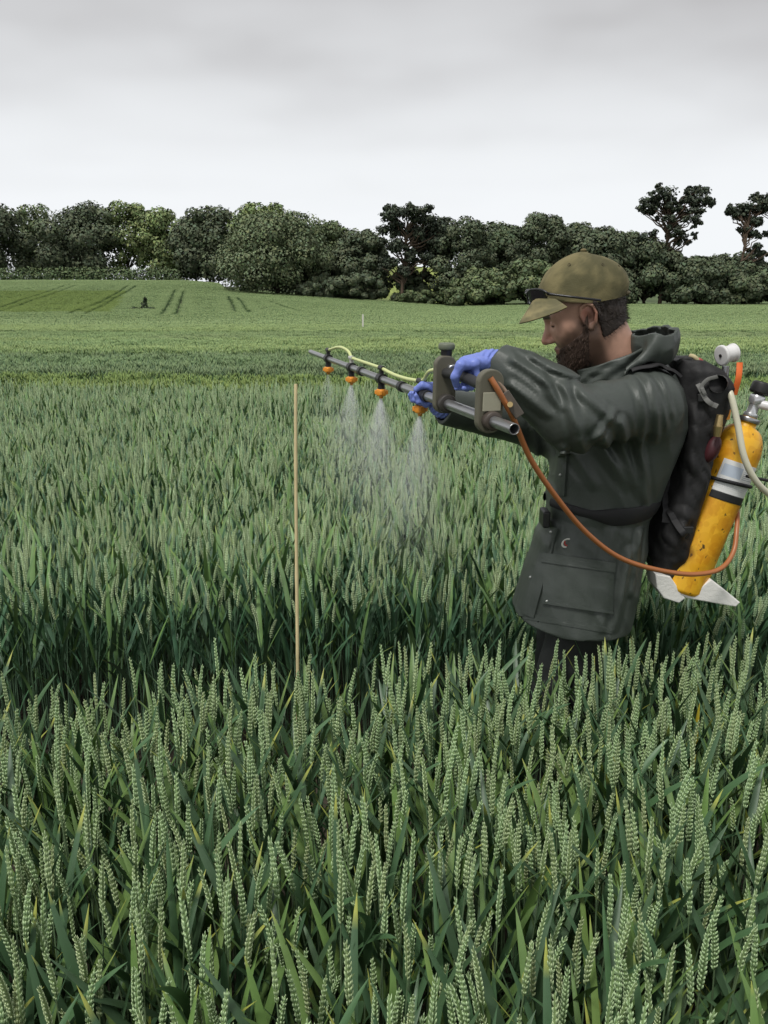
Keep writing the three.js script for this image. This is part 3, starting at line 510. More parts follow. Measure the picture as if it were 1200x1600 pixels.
// a piece of cloth lying on the jacket: corners in measured places
const normalOf = (f, p) => { const e = 0.003; return V(f(p.x + e, p.y, p.z) - f(p.x - e, p.y, p.z), f(p.x, p.y + e, p.z) - f(p.x, p.y - e, p.z), f(p.x, p.y, p.z + e) - f(p.x, p.y, p.z - e)).normalize(); };
function patch(poly, lift, thick, n = 18) {
  const b = new MB(), q = (i, j) => j * (n + 1) + i, tops = [], bots = []; let last = null;
  for (let j = 0; j <= n; j++) for (let i = 0; i <= n; i++) {
    const u = i / n, v = j / n, at = k => mix(mix(poly[0][k], poly[1][k], u), mix(poly[3][k], poly[2][k], u), v), p = seen(jacketF, at(0), at(1)) || last; last = p;
    const nr = normalOf(jacketSolid, p); tops.push(p.clone().addScaledVector(nr, lift + thick)); bots.push(p.clone().addScaledVector(nr, -0.006));
  }
  const top = tops.map(p => b.v(p.x, p.y, p.z, [1, 1, 1], p.x, p.y)), bot = bots.map(p => b.v(p.x, p.y, p.z));
  for (let j = 0; j < n; j++) for (let i = 0; i < n; i++) b.q(top[q(i, j)], top[q(i, j + 1)], top[q(i + 1, j + 1)], top[q(i + 1, j)]);
  const t2 = tops.map(p => b.v(p.x, p.y, p.z));
  for (let i = 0; i < n; i++) { b.q(t2[q(i, 0)], t2[q(i + 1, 0)], bot[q(i + 1, 0)], bot[q(i, 0)]); b.q(t2[q(i, n)], bot[q(i, n)], bot[q(i + 1, n)], t2[q(i + 1, n)]); b.q(t2[q(0, i)], bot[q(0, i)], bot[q(0, i + 1)], t2[q(0, i + 1)]); b.q(t2[q(n, i)], t2[q(n, i + 1)], bot[q(n, i + 1)], bot[q(n, i)]); }
  return b.geo();
}
part('pocket', patch([[853, 876], [958, 890], [956, 958], [850, 942]], 0.0035, 0.0035), jacketMat, jacket);
part('pocket_flap', patch([[852, 864], [960, 878], [959, 893], [850, 879]], 0.0065, 0.0045), jacketMat, jacket);
part('pocket_hem', patch([[850, 938], [956, 954], [956, 958], [850, 943]], 0.0065, 0.002, 14), jacketMat, jacket);
part('storm_flap', patch([[876, 705], [889, 705], [884, 775], [870, 775]], 0.002, 0.004), jacketMat, jacket);
part('storm_flap', patch([[858, 822], [874, 826], [836, 966], [816, 958]], 0.002, 0.004), jacketMat, jacket);
part('hem_band', patch([[812, 956], [955, 981], [955, 990], [809, 965]], 0.0005, 0.0015, 26), jacketMat, jacket);
const snapMat = std(0.45, 0.46, 0.44, { roughness: 0.3, metalness: 0.8 });
for (const [x, y] of [[832, 903], [864, 832], [879, 742], [857, 940]]) { const p = seen(jacketF, x, y), g = new THREE.SphereGeometry(0.005, 12, 8); p.addScaledVector(normalOf(jacketSolid, p), 0.006); g.scale(1, 1, 0.7); g.translate(p.x, p.y, p.z); part('snap_button', g, snapMat, jacket); }
{ // small round emblem with an open ring
  const p = seen(jacketF, 885, 848), z = p.z + 0.004; const ring = (r, t, a0, a1, dz) => { const g = new THREE.TorusGeometry(r, t, 8, 28, a1 - a0); g.scale(1, 0.8, 0.4); g.rotateZ(a0); g.translate(p.x, p.y, z + dz); return g; };
  const e = part('emblem', ring(0.0125, 0.0028, 0.7, 5.9, 0), std(0.55, 0.55, 0.5, { roughness: 0.8 }), jacket);
  part('emblem_mark', ring(0.007, 0.0022, 2.2, 5.2, 0.001), std(0.4, 0.05, 0.04, { roughness: 0.8 }), jacket);
}
// collar: a stand-up band round the neck, higher at the back
{
  const b = new MB(), n = 56, m = 8, rows = [[], []];
  for (const side of [0, 1]) for (let j = 0; j <= m; j++) { const row = []; for (let i = 0; i <= n; i++) {
    const a = -2.75 + i / n * 5.5, back = 0.5 + 0.5 * Math.cos(a), v = j / m;                                 // a = 0 at the back
    const cx = mix(P(944, 570, 2.14).x, P(952, 560, 2.14).x, v), y0 = mix(P(900, 602, 2.14).y, P(1010, 572, 2.14).y, back), hgt = mix(0.040, 0.075, back);
    const rx = 0.096 + 0.012 * v - side * 0.007, rz = 0.100 + 0.004 * v - side * 0.007, w = 0.003 * Math.sin(i * 0.9 + j) + 0.004 * nz(i * 0.3, j * 0.5, side);
    row.push(b.v(cx + 0.012 + Math.cos(a) * (rx + w), y0 + hgt * v + 0.004 * nz(i * 0.2, 1, 2), -2.145 + Math.sin(a) * (rz + w), [1, 1, 1], a * 0.1, v * 0.06));
  } rows[side].push(row); }
  for (const s of [0, 1]) for (let j = 0; j < m; j++) for (let i = 0; i < n; i++) { const r = rows[s]; s ? b.q(r[j][i], r[j + 1][i], r[j + 1][i + 1], r[j][i + 1]) : b.q(r[j][i], r[j][i + 1], r[j + 1][i + 1], r[j + 1][i]); }
  for (let i = 0; i < n; i++) b.q(rows[0][m][i], rows[0][m][i + 1], rows[1][m][i + 1], rows[1][m][i]);
  part('collar', b.geo(), jacketMat, jacket);
}
{ // hood hanging in folds behind the neck
  const C = P(1010, 536, 2.15), L = P(972, 584, 2.02), M = P(1022, 545, 2.04);
  const f = (x, y, z) => {
    const w = 0.010 * nz(x * 15, y * 9, z * 13) + 0.006 * Math.abs(nz(x * 30 + 4, y * 22, z * 26)) + 0.004 * Math.sin(z * 95 + x * 60 + 2 * nz(x * 9, y * 9, z * 9));
    const e = ell(x, y, z, C.x, C.y, C.z, 0.062, 0.072, 0.128) + w;
    let d = Math.max(Math.abs(e) - 0.0065, y - (C.y + 0.040 + 0.16 * (x - C.x) - 0.10 * Math.abs(z - C.z) + 0.012 * nz(x * 20, 1, z * 20)));
    return smin(d, cone(x, y, z, M, L, 0.016, 0.011) + w * 0.5, 0.02);
  };
  part('hood', netMesh(f, V(0.60, 1.45, -2.36), V(0.82, 1.74, -1.92), 0.005), jacketMat, jacket);
}
// trousers, boots
{
  const hip = P(895, 930, DC), legs = [-1, 1].map(s => { const zz = -DC + s * 0.085; return [V(hip.x + 0.01, 0.84, zz), V(hip.x - (s > 0 ? 0.06 : 0.0), 0.50, zz + s * 0.01), V(hip.x + (s > 0 ? 0.0 : 0.03), 0.10, zz + s * 0.015)]; }), f = (x, y, z) => {
    let d = 9; for (const [hp, kn, an] of legs) { d = Math.min(d, smin(cone(x, y, z, hp, kn, 0.088, 0.078), cone(x, y, z, kn, an, 0.08, 0.062), 0.03)); }
    d = smin(d, ell(x, y, z, hip.x + 0.01, 0.90, -DC, 0.10, 0.09, 0.14), 0.04); d = Math.max(d, 0.09 - y);
    return d - 0.004 * nz(x * 12, y * 26, z * 12);
  };
  part('trousers', netMesh(f, V(hip.x - 0.28, 0.06, -2.44), V(hip.x + 0.28, 1.04, -1.86), 0.012), std(0.016, 0.019, 0.018, { roughness: 0.7 }), person);
  for (const s of [-1, 1]) {
    const zz = -DC + s * 0.115, ax = hip.x + (s > 0 ? 0.0 : 0.03), g = (x, y, z) => { let d = cone(x, y, z, V(ax, 0.22, zz), V(ax, 0.06, zz), 0.068, 0.05); d = smin(d, cone(x, y, z, V(ax + 0.03, 0.045, zz), V(ax - 0.14, 0.04, zz + s * 0.01), 0.045, 0.042), 0.04); return Math.max(d, 0.002 - y, y - 0.26); };
    part('boot', netMesh(g, V(ax - 0.22, -0.02, zz - 0.1), V(ax + 0.12, 0.28, zz + 0.1), 0.01), std(0.02, 0.022, 0.02, { roughness: 0.5 }), person);
  }
}
// ---- body: head, neck, trunk, arms and hands in one mesh
const TH = 21 * Math.PI / 180, YAW = 11 * Math.PI / 180, HC = P(914, 493, 2.13).add(V(0.0, 0, 0));
const headM = new THREE.Matrix4().makeRotationFromEuler(new THREE.Euler(0, 0, 0));
{ const F = V(-Math.cos(TH) * Math.cos(YAW), -Math.sin(TH), -Math.cos(TH) * Math.sin(YAW)).normalize(), L0 = V(0, 0, 1), U = L0.clone().cross(F).multiplyScalar(1); U.normalize(); if (U.y < 0) U.negate(); const L = F.clone().cross(U).normalize(); if (L.z < 0) L.negate(); headM.makeBasis(F, U, L).setPosition(HC); }
const headInv = headM.clone().invert(), he = headInv.elements;
const toHead = (x, y, z) => [he[0] * x + he[4] * y + he[8] * z + he[12], he[1] * x + he[5] * y + he[9] * z + he[13], he[2] * x + he[6] * y + he[10] * z + he[14]];
const fromHead = (u, v, w) => V(u, v, w).applyMatrix4(headM);
const SK = [V(0.002, -0.048, 0.046), V(0.066, -0.098, 0.014), V(0.060, -0.022, 0.036), V(0.045, -0.012, 0.052), V(0.086, 0.030, 0.010), V(0.070, 0.030, 0.045), V(0.086, 0.020, 0), V(0.113, -0.026, 0), V(0.0935, -0.056, 0), V(0.083, -0.061, 0.020), V(0.092, -0.068, 0), V(0.082, -0.065, 0.018)];
const EARP = [[0.008, -0.010], [0.011, 0.010], [0.006, 0.026], [-0.008, 0.031], [-0.020, 0.022], [-0.022, 0.004], [-0.014, -0.014], [-0.004, -0.024]].map(([a, b]) => V(a * 1.12, b * 1.12, 0.081 - a * 0.45));
function skull(u, v, w0) {
  const w = Math.abs(w0);
  let d = ell(u, v, w0, -0.006, 0.042, 0, 0.100, 0.088, 0.076);
  d = smin(d, ell(u, v, w0, 0.040, -0.025, 0, 0.052, 0.085, 0.056), 0.04);
  d = smin(d, cone(u, v, w, SK[0], SK[1], 0.024, 0.020), 0.03);
  d = smin(d, ell(u, v, w0, 0.074, -0.101, 0, 0.020, 0.019, 0.022), 0.02);
  d = smin(d, cone(u, v, w, SK[2], SK[3], 0.017, 0.014), 0.03);      // cheek
  d = smin(d, cone(u, v, w, SK[4], SK[5], 0.011, 0.010), 0.02);         // brow
  d = smax(d, -ell(u, v, w, 0.099, 0.012, 0.033, 0.018, 0.011, 0.018), 0.014);                            // eye hollow
  d = smin(d, ell(u, v, w, 0.0765, 0.011, 0.032, 0.013, 0.012, 0.013), 0.003);                            // lids
  d = smin(d, cone(u, v, w0, SK[6], SK[7], 0.0075, 0.0115), 0.012);            // nose
  d = smin(d, ell(u, v, w, 0.100, -0.031, 0.011, 0.010, 0.007, 0.008), 0.008);
  d = smin(d, cone(u, v, w, SK[8], SK[9], 0.0062, 0.004), 0.006);        // lips
  d = smin(d, cone(u, v, w, SK[10], SK[11], 0.0068, 0.004), 0.006);
  // ear: rim, lobe, hollow
  let e = 9;
  if (w > 0.055 && Math.hypot(u + 0.006, v - 0.004) < 0.05) for (let k = 0; k + 1 < EARP.length; k++) e = Math.min(e, cone(u, v, w, EARP[k], EARP[k + 1], 0.0042, 0.0046));
  e = smin(e, ell(u, v, w, -0.003, -0.025, 0.080, 0.008, 0.010, 0.005), 0.006);
  e = smin(e, ell(u, v, w, -0.008, 0.006, 0.076, 0.015, 0.028, 0.007), 0.004);
  e = smax(e, -ell(u, v, w, -0.002, 0.0, 0.087, 0.010, 0.015, 0.009), 0.004);
  return smin(d, e, 0.006);
}
const NB = V(P(968, 580, DC).x, P(968, 580, DC).y, -2.15), NT = fromHead(-0.032, -0.030, 0);
function headF(x, y, z) { const [u, v, w] = toHead(x, y, z); let d = skull(u, v, w); return smin(d, cone(x, y, z, NT, NB, 0.058, 0.066), 0.03); }
// hands: chains of joints; left hand closes on the grip, right hand on the boom
const boom = D => V(0.0958 - 0.325 * (D - 2.112), 1.44 + 0.035 * (D - 2.112), -D), BDIR = boom(3).sub(boom(2)).normalize();
const GRIP_A = P(694, 590, 1.955), GRIP_B = P(757, 590, 1.735), gripAt = t => GRIP_A.clone().lerp(GRIP_B, t), GDIR = GRIP_B.clone().sub(GRIP_A).normalize();
function chain(list) { return (x, y, z, grow = 0) => { let d = 9; for (const [a, b, ra, rb, k] of list) d = d > 8 ? cone(x, y, z, a, b, ra + grow, rb + grow) : smin(d, cone(x, y, z, a, b, ra + grow, rb + grow), k || 0.006); return d; }; }
function hand(center, axis, wrist, over, rGrip, opts = {}) { // fingers wrap round the axis through center; over: direction from axis to the back of the hand
  const ax = axis.clone().normalize(), up = over.clone().addScaledVector(ax, -over.dot(ax)).normalize(), side = ax.clone().cross(up).multiplyScalar(opts.flip || 1);
  const at = (ang, r, s) => center.clone().addScaledVector(up, Math.cos(ang) * r).addScaledVector(side, Math.sin(ang) * r).addScaledVector(ax, s);
  const list = [], f = [[-0.031, 0.0073, 0.95], [-0.0105, 0.0078, 1.0], [0.0098, 0.0076, 0.97], [0.029, 0.0067, 0.86]];
  const kn = f.map(([s]) => at(0.35, rGrip + 0.020, s)), pw = wrist.clone();
  for (const k of kn) list.push([pw.clone().lerp(k, 0.25).addScaledVector(ax, 0), k, 0.014, 0.0100, 0.016]);
  list.push([kn[0], kn[3], 0.0115, 0.0105, 0.012]); list.push([wrist, center.clone().addScaledVector(up, rGrip + 0.016), 0.023, 0.014, 0.02]);
  const fing = f.map(([s, r, l], i) => { const a1 = 0.35 + 1.15 * l, a2 = a1 + 1.0 * l, a3 = a2 + 0.85 * l, R1 = rGrip + r + 0.001; return chain([[kn[i], at(a1, R1 + 0.004, s * 0.97), r * 1.22, r * 1.05], [at(a1, R1 + 0.004, s * 0.97), at(a2, R1 + 0.001, s * 0.94), r * 1.05, r * 0.98, 0.004], [at(a2, R1 + 0.001, s * 0.94), at(a3, R1, s * 0.92), r * 0.98, r * 0.82, 0.004]]); });
  const tb = wrist.clone().lerp(kn[0], 0.4).addScaledVector(ax, -0.012), t1 = at(-0.75, rGrip + 0.016, -0.036), t2 = at(-1.7, rGrip + 0.012, -0.030), t3 = at(-2.4, rGrip + 0.0105, -0.022);
  const thumb = chain([[tb, t1, 0.015, 0.0115], [t1, t2, 0.0112, 0.0100, 0.006], [t2, t3, 0.0100, 0.0082, 0.004]]);
  const palm = chain(list), parts = [palm, ...fing, thumb];
  return (x, y, z, grow = 0) => { let d = palm(x, y, z, grow); for (const q of [...fing, thumb]) d = smin(d, q(x, y, z, grow), 0.0032); return d; };
}
const LGRIP = gripAt(0.45), leftHand = hand(LGRIP, GDIR.clone().negate(), LW.clone().add(V(-0.015, 0.0, 0.0)), V(0.25, 1, 0.05), 0.016, { flip: 1 });
const RGRIP = boom(2.115), rightHand = hand(RGRIP, BDIR, RW.clone().add(V(-0.012, 0.004, 0)), V(0.75, 0.1, -0.6), 0.0135, { flip: 1 });
{
  const skin = [0.54, 0.315, 0.225];
  const col = (x, y, z) => {
    const [u, v, w] = toHead(x, y, z), W = Math.abs(w); let c = skin.slice(); const n = nz(x * 60, y * 60, z * 60), n2 = nz(x * 240, y * 240, z * 240);
    c = c.map((q, i) => q * (1 + 0.10 * n + 0.05 * n2));
    const ear = smooth(0.026, 0.016, Math.hypot(u + 0.006, v - 0.004)) * smooth(0.06, 0.072, W), nose = smooth(0.03, 0.0, Math.hypot(u - 0.112, v + 0.026, w)); c[1] *= 1 - 0.22 * Math.max(ear, nose); c[2] *= 1 - 0.22 * Math.max(ear, nose);
    const lip = smooth(0.012, 0.004, Math.hypot(u - 0.09, (v + 0.062) * 1.2)) * smooth(0.024, 0.014, W); c = c.map((q, i) => mix(q, [0.33, 0.13, 0.11][i], lip));
    const jaw = smooth(0.004, -0.03, v - 0.010 + (u - 0.02) * 0.55 + 0.010 * n) * smooth(-0.030, -0.010, u) * smooth(-0.17, -0.12, v) * (1 - lip); c = c.map((q, i) => mix(q, [0.075, 0.048, 0.034][i], 0.75 * jaw)); // stubble
    const brow = smooth(0.007, 0.003, Math.abs(v - 0.031 - 0.1 * (u - 0.08))) * smooth(0.055, 0.06, u) * smooth(0.006, 0.012, W) * smooth(0.052, 0.046, W); c = c.map((q, i) => mix(q, [0.05, 0.03, 0.02][i], brow));
    const lash = smooth(0.0035, 0.001, Math.abs(v - 0.006)) * smooth(0.078, 0.082, u) * smooth(0.02, 0.024, W) * smooth(0.046, 0.042, W); c = c.map((q, i) => mix(q, [0.04, 0.02, 0.015][i], lash));
    return c;
  };
  const head = netMesh(headF, V(0.36, 1.44, -2.27), V(0.74, 1.80, -2.01), 0.0028, col);
  const bulk = (x, y, z) => { let d = Math.max(torso(x, y, z, -0.03), 0.90 - y); const [l, r] = sleeve(x, y, z, -0.034); d = smin(smin(d, l, 0.04), r, 0.04); const hx = P(895, 930, DC).x; for (const s of [-1, 1]) { const zz = -DC + s * 0.085, kx = hx - (s > 0 ? 0.06 : 0); d = smin(d, cone(x, y, z, V(hx + 0.01, 0.90, zz), V(kx, 0.5, zz), 0.065, 0.052), 0.03); d = smin(d, cone(x, y, z, V(kx, 0.5, zz), V(hx + (s > 0 ? 0 : 0.03), 0.1, zz), 0.05, 0.04), 0.02); } return Math.max(d, y - P(940, 562, DC).y, 0.06 - y); };
  const trunk = netMesh(bulk, V(0.10, 0.04, -2.5), V(0.86, 1.58, -1.76), 0.016, () => skin);
  const hands = [[leftHand, LGRIP], [rightHand, RGRIP]].map(([f, c]) => netMesh((x, y, z) => f(x, y, z, -0.0018), c.clone().addScalar(-0.13), c.clone().addScalar(0.13), 0.004, () => skin));
  part('body', mergeGeometries([head, trunk, ...hands]), vcol({ roughness: 0.52 }), person);
  const gloveMat = std(0.185, 0.25, 0.66, { roughness: 0.45 });
  for (const [f, c, w, e] of [[leftHand, LGRIP, LW, LE], [rightHand, RGRIP, RW, RE]]) {
    const e2 = w.clone().lerp(e, 0.30), g = (x, y, z) => { let d = f(x, y, z); d = smin(d, cone(x, y, z, e2, w, 0.040, 0.031), 0.02); return d - 0.0013 * nz(x * 90, y * 90, z * 90) - 0.0016 * Math.sin((x - y) * 420 + 2 * nz(x * 50, y * 50, z * 50)) * smooth(0.07, 0.02, Math.hypot(x - w.x, y - w.y, z - w.z)); };
    part('glove', netMesh(g, c.clone().addScalar(-0.19), c.clone().addScalar(0.19), 0.0034), gloveMat, person);
  }
  // hair and beard: a mass under many short strands
  const hairCol = [0.030, 0.021, 0.016], beardCol = [0.052, 0.030, 0.020];
  const hairRegion = (u, v, w) => { const W = Math.abs(w), nape = v + 0.055 + 0.25 * (u + 0.06), behind = -(u + 0.024 - 0.05 * Math.max(0, v)), temple = Math.max(-(u - 0.050), v - 0.09, 0.005 - v, u - 0.062); const jag = 0.005 * nz(u * 90, v * 90, w * 60); return { back: Math.min(nape + jag, behind + jag * 0.6), side: Math.min(u < 0.058 && u > -0.03 ? v - 0.014 + 0.2 * (u - 0.03) : -1, 0.02), burn: Math.min(0.011 - Math.abs(u - 0.026 - 0.3 * Math.max(0, v)), v + 0.03) }; };
  const hf = (x, y, z) => { const [u, v, w] = toHead(x, y, z), h = hairRegion(u, v, w), reg = h.back; return smax(ell(u, v, w, -0.006, 0.042, 0, 0.100, 0.088, 0.076) < 0.02 ? Math.min(headF(x, y, z), 1) - 0.0075 + 0.003 * nz(x * 140, y * 60, z * 140) : headF(x, y, z) - 0.0055, -reg * 0.8, 0.004); };
  const hairCut = (x, y, z) => { const [u, v, w] = toHead(x, y, z); const earD = Math.hypot((u + 0.006) / 0.022, (v - 0.004) / 0.036); return Math.max(hf(x, y, z), (1 - earD) * 0.02, v - 0.075); };
  const hair = part('hair', netMesh(hairCut, V(0.40, 1.52, -2.25), V(0.72, 1.80, -2.02), 0.0032), std(...hairCol, { roughness: 0.6 }), person);
  const bReg = (u, v, w) => Math.min(-(v + 0.030 + (u - 0.02) * 0.42 - (u < 0.022 ? (0.022 - u) * 1.2 : 0)), u - 0.010 + 0.25 * (v + 0.05), v + 0.150);
  const lipCut = (u, v, w) => Math.hypot((u - 0.095) / 0.02, (v + 0.062) / 0.011, w / 0.022) - 1;
  const bf = (x, y, z) => { const [u, v, w] = toHead(x, y, z); const grow = 0.0035 + 0.004 * smooth(-0.06, -0.11, v); return Math.max(smax(skull(u, v, w) - grow + 0.0022 * nz(x * 130, y * 70, z * 130), -bReg(u, v, w) * 0.7, 0.005), -lipCut(u, v, w) * 0.012, -(0.02 - Math.abs(0)) ); };
  part('beard', netMesh(bf, V(0.38, 1.44, -2.24), V(0.60, 1.66, -2.02), 0.003), std(...beardCol, { roughness: 0.75 }), person);
  const R = rng(91), strands = (geo, n, len, colr, down, name) => {
    const p = geo.attributes.position, q = geo.attributes.normal, b = new MB();
    for (let k = 0; k < n; k++) {
      const i = Math.floor(R() * p.count), a = V(p.getX(i), p.getY(i), p.getZ(i)), nr = V(q.getX(i), q.getY(i), q.getZ(i)), d = nr.clone().multiplyScalar(0.45 + 0.4 * R()).add(down).add(V(R() - 0.5, R() - 0.5, R() - 0.5).multiplyScalar(0.7)).normalize(), s = V(R() - 0.5, R() - 0.5, R() - 0.5).cross(d).normalize().multiplyScalar(0.0005), m = 0.6 + 1.0 * R(), c = colr.map(x => x * m), L = len * (0.5 + R());
      a.addScaledVector(nr, -0.001).add(V(R() - 0.5, R() - 0.5, R() - 0.5).multiplyScalar(0.003)); const e = a.clone().addScaledVector(d, L); b.t(b.v(a.x - s.x, a.y - s.y, a.z - s.z, c), b.v(a.x + s.x, a.y + s.y, a.z + s.z, c), b.v(e.x, e.y, e.z, c));
    }
    const o = part(name, b.geo(), vcol({ roughness: 0.7 }), person); o.userData.kind = 'stuff'; return o;
  };
  strands(hair.geometry, 5000, 0.010, hairCol, fromHead(-0.6, -0.8, 0).sub(fromHead(0, 0, 0)), 'hair_strands');
  strands(person.children.find(c => c.name === 'beard').geometry, 5500, 0.008, [0.075, 0.045, 0.030], fromHead(0.5, -0.8, 0).sub(fromHead(0, 0, 0)), 'beard_strands');
}
// ---- cap
const capBase = P(911, 466, 2.125);
{
  const capTex = noiseTex(256, (u, v) => { const n = 0.5 + 0.4 * nz(u * 5, v * 5, 2) + 0.2 * nz(u * 40, v * 40, 5); return [n, n, n]; });
  const capMat = vcol({ roughness: 0.9, bumpMap: clothBump, bumpScale: 0.0008 }), b = new MB(), n = 72, m = 22;
  const peakArch = a => 0.014 * (1 - Math.cos(a * 1.35)), dome = (a, t) => { // a = 0 at the front
    const f = Math.cos(a), r = Math.pow(Math.max(0, 1 - Math.pow(t, 2.15)), 1 / 2.0) * (1 - 0.05 * t * (1 - t) * (1 + f)), seam = Math.pow(Math.abs(Math.cos(a * 3)), 24) * 0.0026 * smooth(1, 0.9, t), h = 0.111 + 0.004 * f;
    const rx = (f > 0 ? 0.116 : 0.116), rz = 0.0905, rim = -0.010 * (1 - f * f) + 0.012 * Math.max(0, -f) - 0.002;
    const bulge = 1 + 0.03 * Math.sin(t * 3.1), w = 0.0025 * nz(Math.cos(a) * 3, t * 4, Math.sin(a) * 3);
    return V(capBase.x - f * (rx * r * bulge - seam + w) + 0.010 * t * 1.0 - 0.004, capBase.y + rim * (1 - t) + h * t, capBase.z + Math.sin(a) * (rz * r * bulge - seam + w));
  };
  const cc = (p) => { const k = 0.5 + 1.3 * nz(p.x * 17 + 2, p.y * 17, p.z * 9) + 0.6 * nz(p.x * 45, p.y * 45, p.z * 45) + 0.4 * nz(p.x * 160, p.y * 160, p.z * 160), t = clamp(k); return [mix(0.085, 0.185, t), mix(0.078, 0.158, t), mix(0.034, 0.072, t)]; };
  for (const inner of [0, 1]) { const off = b.p.length / 3; for (let j = 0; j <= m; j++) for (let i = 0; i <= n; i++) { const a = i / n * 6.28318, t = 1 - Math.pow(1 - j / m, 1.6), p = dome(a, t); if (inner) { p.lerp(V(capBase.x, capBase.y, capBase.z), 0.02); } b.v(p.x, p.y, p.z, cc(p), a * 0.1, t * 0.12); }
    for (let j = 0; j < m; j++) for (let i = 0; i < n; i++) { const k = off + j * (n + 1) + i; const fa = (i + 0.5) / n * 6.28318, ft = 1 - Math.pow(1 - (j + 0.5) / m, 1.6); if (Math.abs(fa - Math.PI) < 0.40 && ft < 0.36 && ft > 0.09 && Math.hypot((fa - Math.PI) / 0.40, (ft - 0.09) / 0.27) < 1) continue; inner ? b.q(k, k + 1, k + n + 2, k + n + 1) : b.q(k, k + n + 1, k + n + 2, k + 1); } }
  const cap = part('cap', b.geo(), capMat, person);
  // peak
  const q = new MB(), nu = 30, nv = 10, rows = [[], []];
  for (const s of [0, 1]) for (let j = 0; j <= nv; j++) { const row = []; for (let i = 0; i <= nu; i++) {
    const a = -0.80 + i / nu * 1.60, v = j / nv, p0 = dome(a, 0.03), len = 0.104 * Math.pow(Math.max(0, Math.cos(a * 1.88)), 0.60) * v, arch = peakArch(a);
    const p = V(p0.x - len * 0.74, p0.y + 0.006 - len * 0.62 - arch * (0.35 + 0.65 * v) * 1.4 - s * 0.0035, p0.z * (1 - 0.10 * v)); row.push(q.v(p.x, p.y, p.z, cc(p).map(x => x * 1.25), a * 0.1, v * 0.08));
  } rows[s].push(row); }
  for (const s of [0, 1]) for (let j = 0; j < nv; j++) for (let i = 0; i < nu; i++) { const r = rows[s]; s ? q.q(r[j][i], r[j][i + 1], r[j + 1][i + 1], r[j + 1][i]) : q.q(r[j][i], r[j + 1][i], r[j + 1][i + 1], r[j][i + 1]); }
  for (let i = 0; i < nu; i++) q.q(rows[0][nv][i], rows[1][nv][i], rows[1][nv][i + 1], rows[0][nv][i + 1]);
  part('cap_peak', q.geo(), capMat, cap);
  const btn = new THREE.SphereGeometry(0.008, 14, 8); btn.scale(1, 0.6, 1); const tp = dome(0, 1); btn.translate(tp.x - 0.012, tp.y + 0.002, tp.z); part('cap_button', btn, std(0.16, 0.13, 0.06, { roughness: 0.9 }), cap);
  for (const [a, t] of [[0.85, 0.72], [1.9, 0.74], [2.6, 0.7]]) { const g = new THREE.TorusGeometry(0.0035, 0.0012, 8, 16), p = dome(a, t), c = V(capBase.x, capBase.y + 0.03, capBase.z); g.lookAt(p.clone().sub(c)); g.translate(p.x, p.y, p.z); part('eyelet', g, std(0.07, 0.06, 0.03, { roughness: 0.9 }), cap); }
  const st = new MB(), sp = []; for (let k = 0; k <= 12; k++) { const a = Math.PI - 0.5 + k / 12; sp.push(dome(a, 0.045)); } st.tube(sp, [0.006], 6, [0.10, 0.085, 0.045]); part('cap_strap', st.geo(), vcol({ roughness: 0.8 }), cap);
  // sunglasses pushed onto the cap, above the peak
  const sg = thing('sunglasses', 'black sunglasses resting on the peak of the olive cap', 'sunglasses', P(850, 466, 2.04)), lensMat = std(0.012, 0.012, 0.014, { roughness: 0.08 }), frameMat = std(0.015, 0.015, 0.016, { roughness: 0.3 });
  const glassAt = (a, y, o) => { const p = dome(a, 0.04); return V(p.x - (0.010 + o) * Math.cos(a), capBase.y + y, p.z + (0.004 + o) * Math.sin(a)); };
  for (const s of [-1, 1]) {
    const l = new MB(), r0 = []; for (const o of [0, 0.0022]) for (let j = 0; j <= 6; j++) { const row = []; for (let i = 0; i <= 14; i++) { const a = s * (0.10 + i / 14 * 0.62), v = j / 6 - 0.5, e = Math.pow(Math.max(0, 1 - Math.pow(Math.abs(i / 7 - 1), 3.2)), 0.4); const p = glassAt(a, 0.004 + v * 0.034 * e, 0.013 + 0.006 * v + o - i * 0.0003); row.push(l.v(p.x, p.y, p.z)); } r0.push(row); }
    for (let f = 0; f < 2; f++) for (let j = 0; j < 6; j++) for (let i = 0; i < 14; i++) { const A = r0[f * 7 + j], B = r0[f * 7 + j + 1]; l.q(A[i], A[i + 1], B[i + 1], B[i]); }
    part('lens', l.geo(), lensMat, sg);
    const t = new MB(), tp2 = []; for (let k = 0; k <= 16; k++) { const a = s * (0.70 + k / 16 * 1.05); const p = glassAt(a, 0.010 - 0.016 * k / 16, 0.004); if (k > 4) p.lerp(V(capBase.x, p.y, capBase.z), -0.01); tp2.push(p); } t.tube(tp2, [0.0045, 0.004, 0.0034, 0.003], 8, [1, 1, 1]); part('temple', t.geo(), frameMat, sg);
    const rm = new MB(), rp = []; for (let k = 0; k <= 16; k++) rp.push(glassAt(s * (0.08 + k / 16 * 0.66), 0.021 - 0.010 * Math.pow(Math.abs(k / 8 - 1), 3), 0.0165 - k * 0.0003)); rm.tube(rp, [0.0028], 8, [1, 1, 1]); part('rim', rm.geo(), frameMat, sg);
  }
  const bp = []; for (let k = 0; k <= 6; k++) bp.push(glassAt(-0.12 + k * 0.04, 0.012, 0.017)); const bb = new MB(); bb.tube(bp, [0.003], 8, [1, 1, 1]); part('bridge', bb.geo(), frameMat, sg);
}

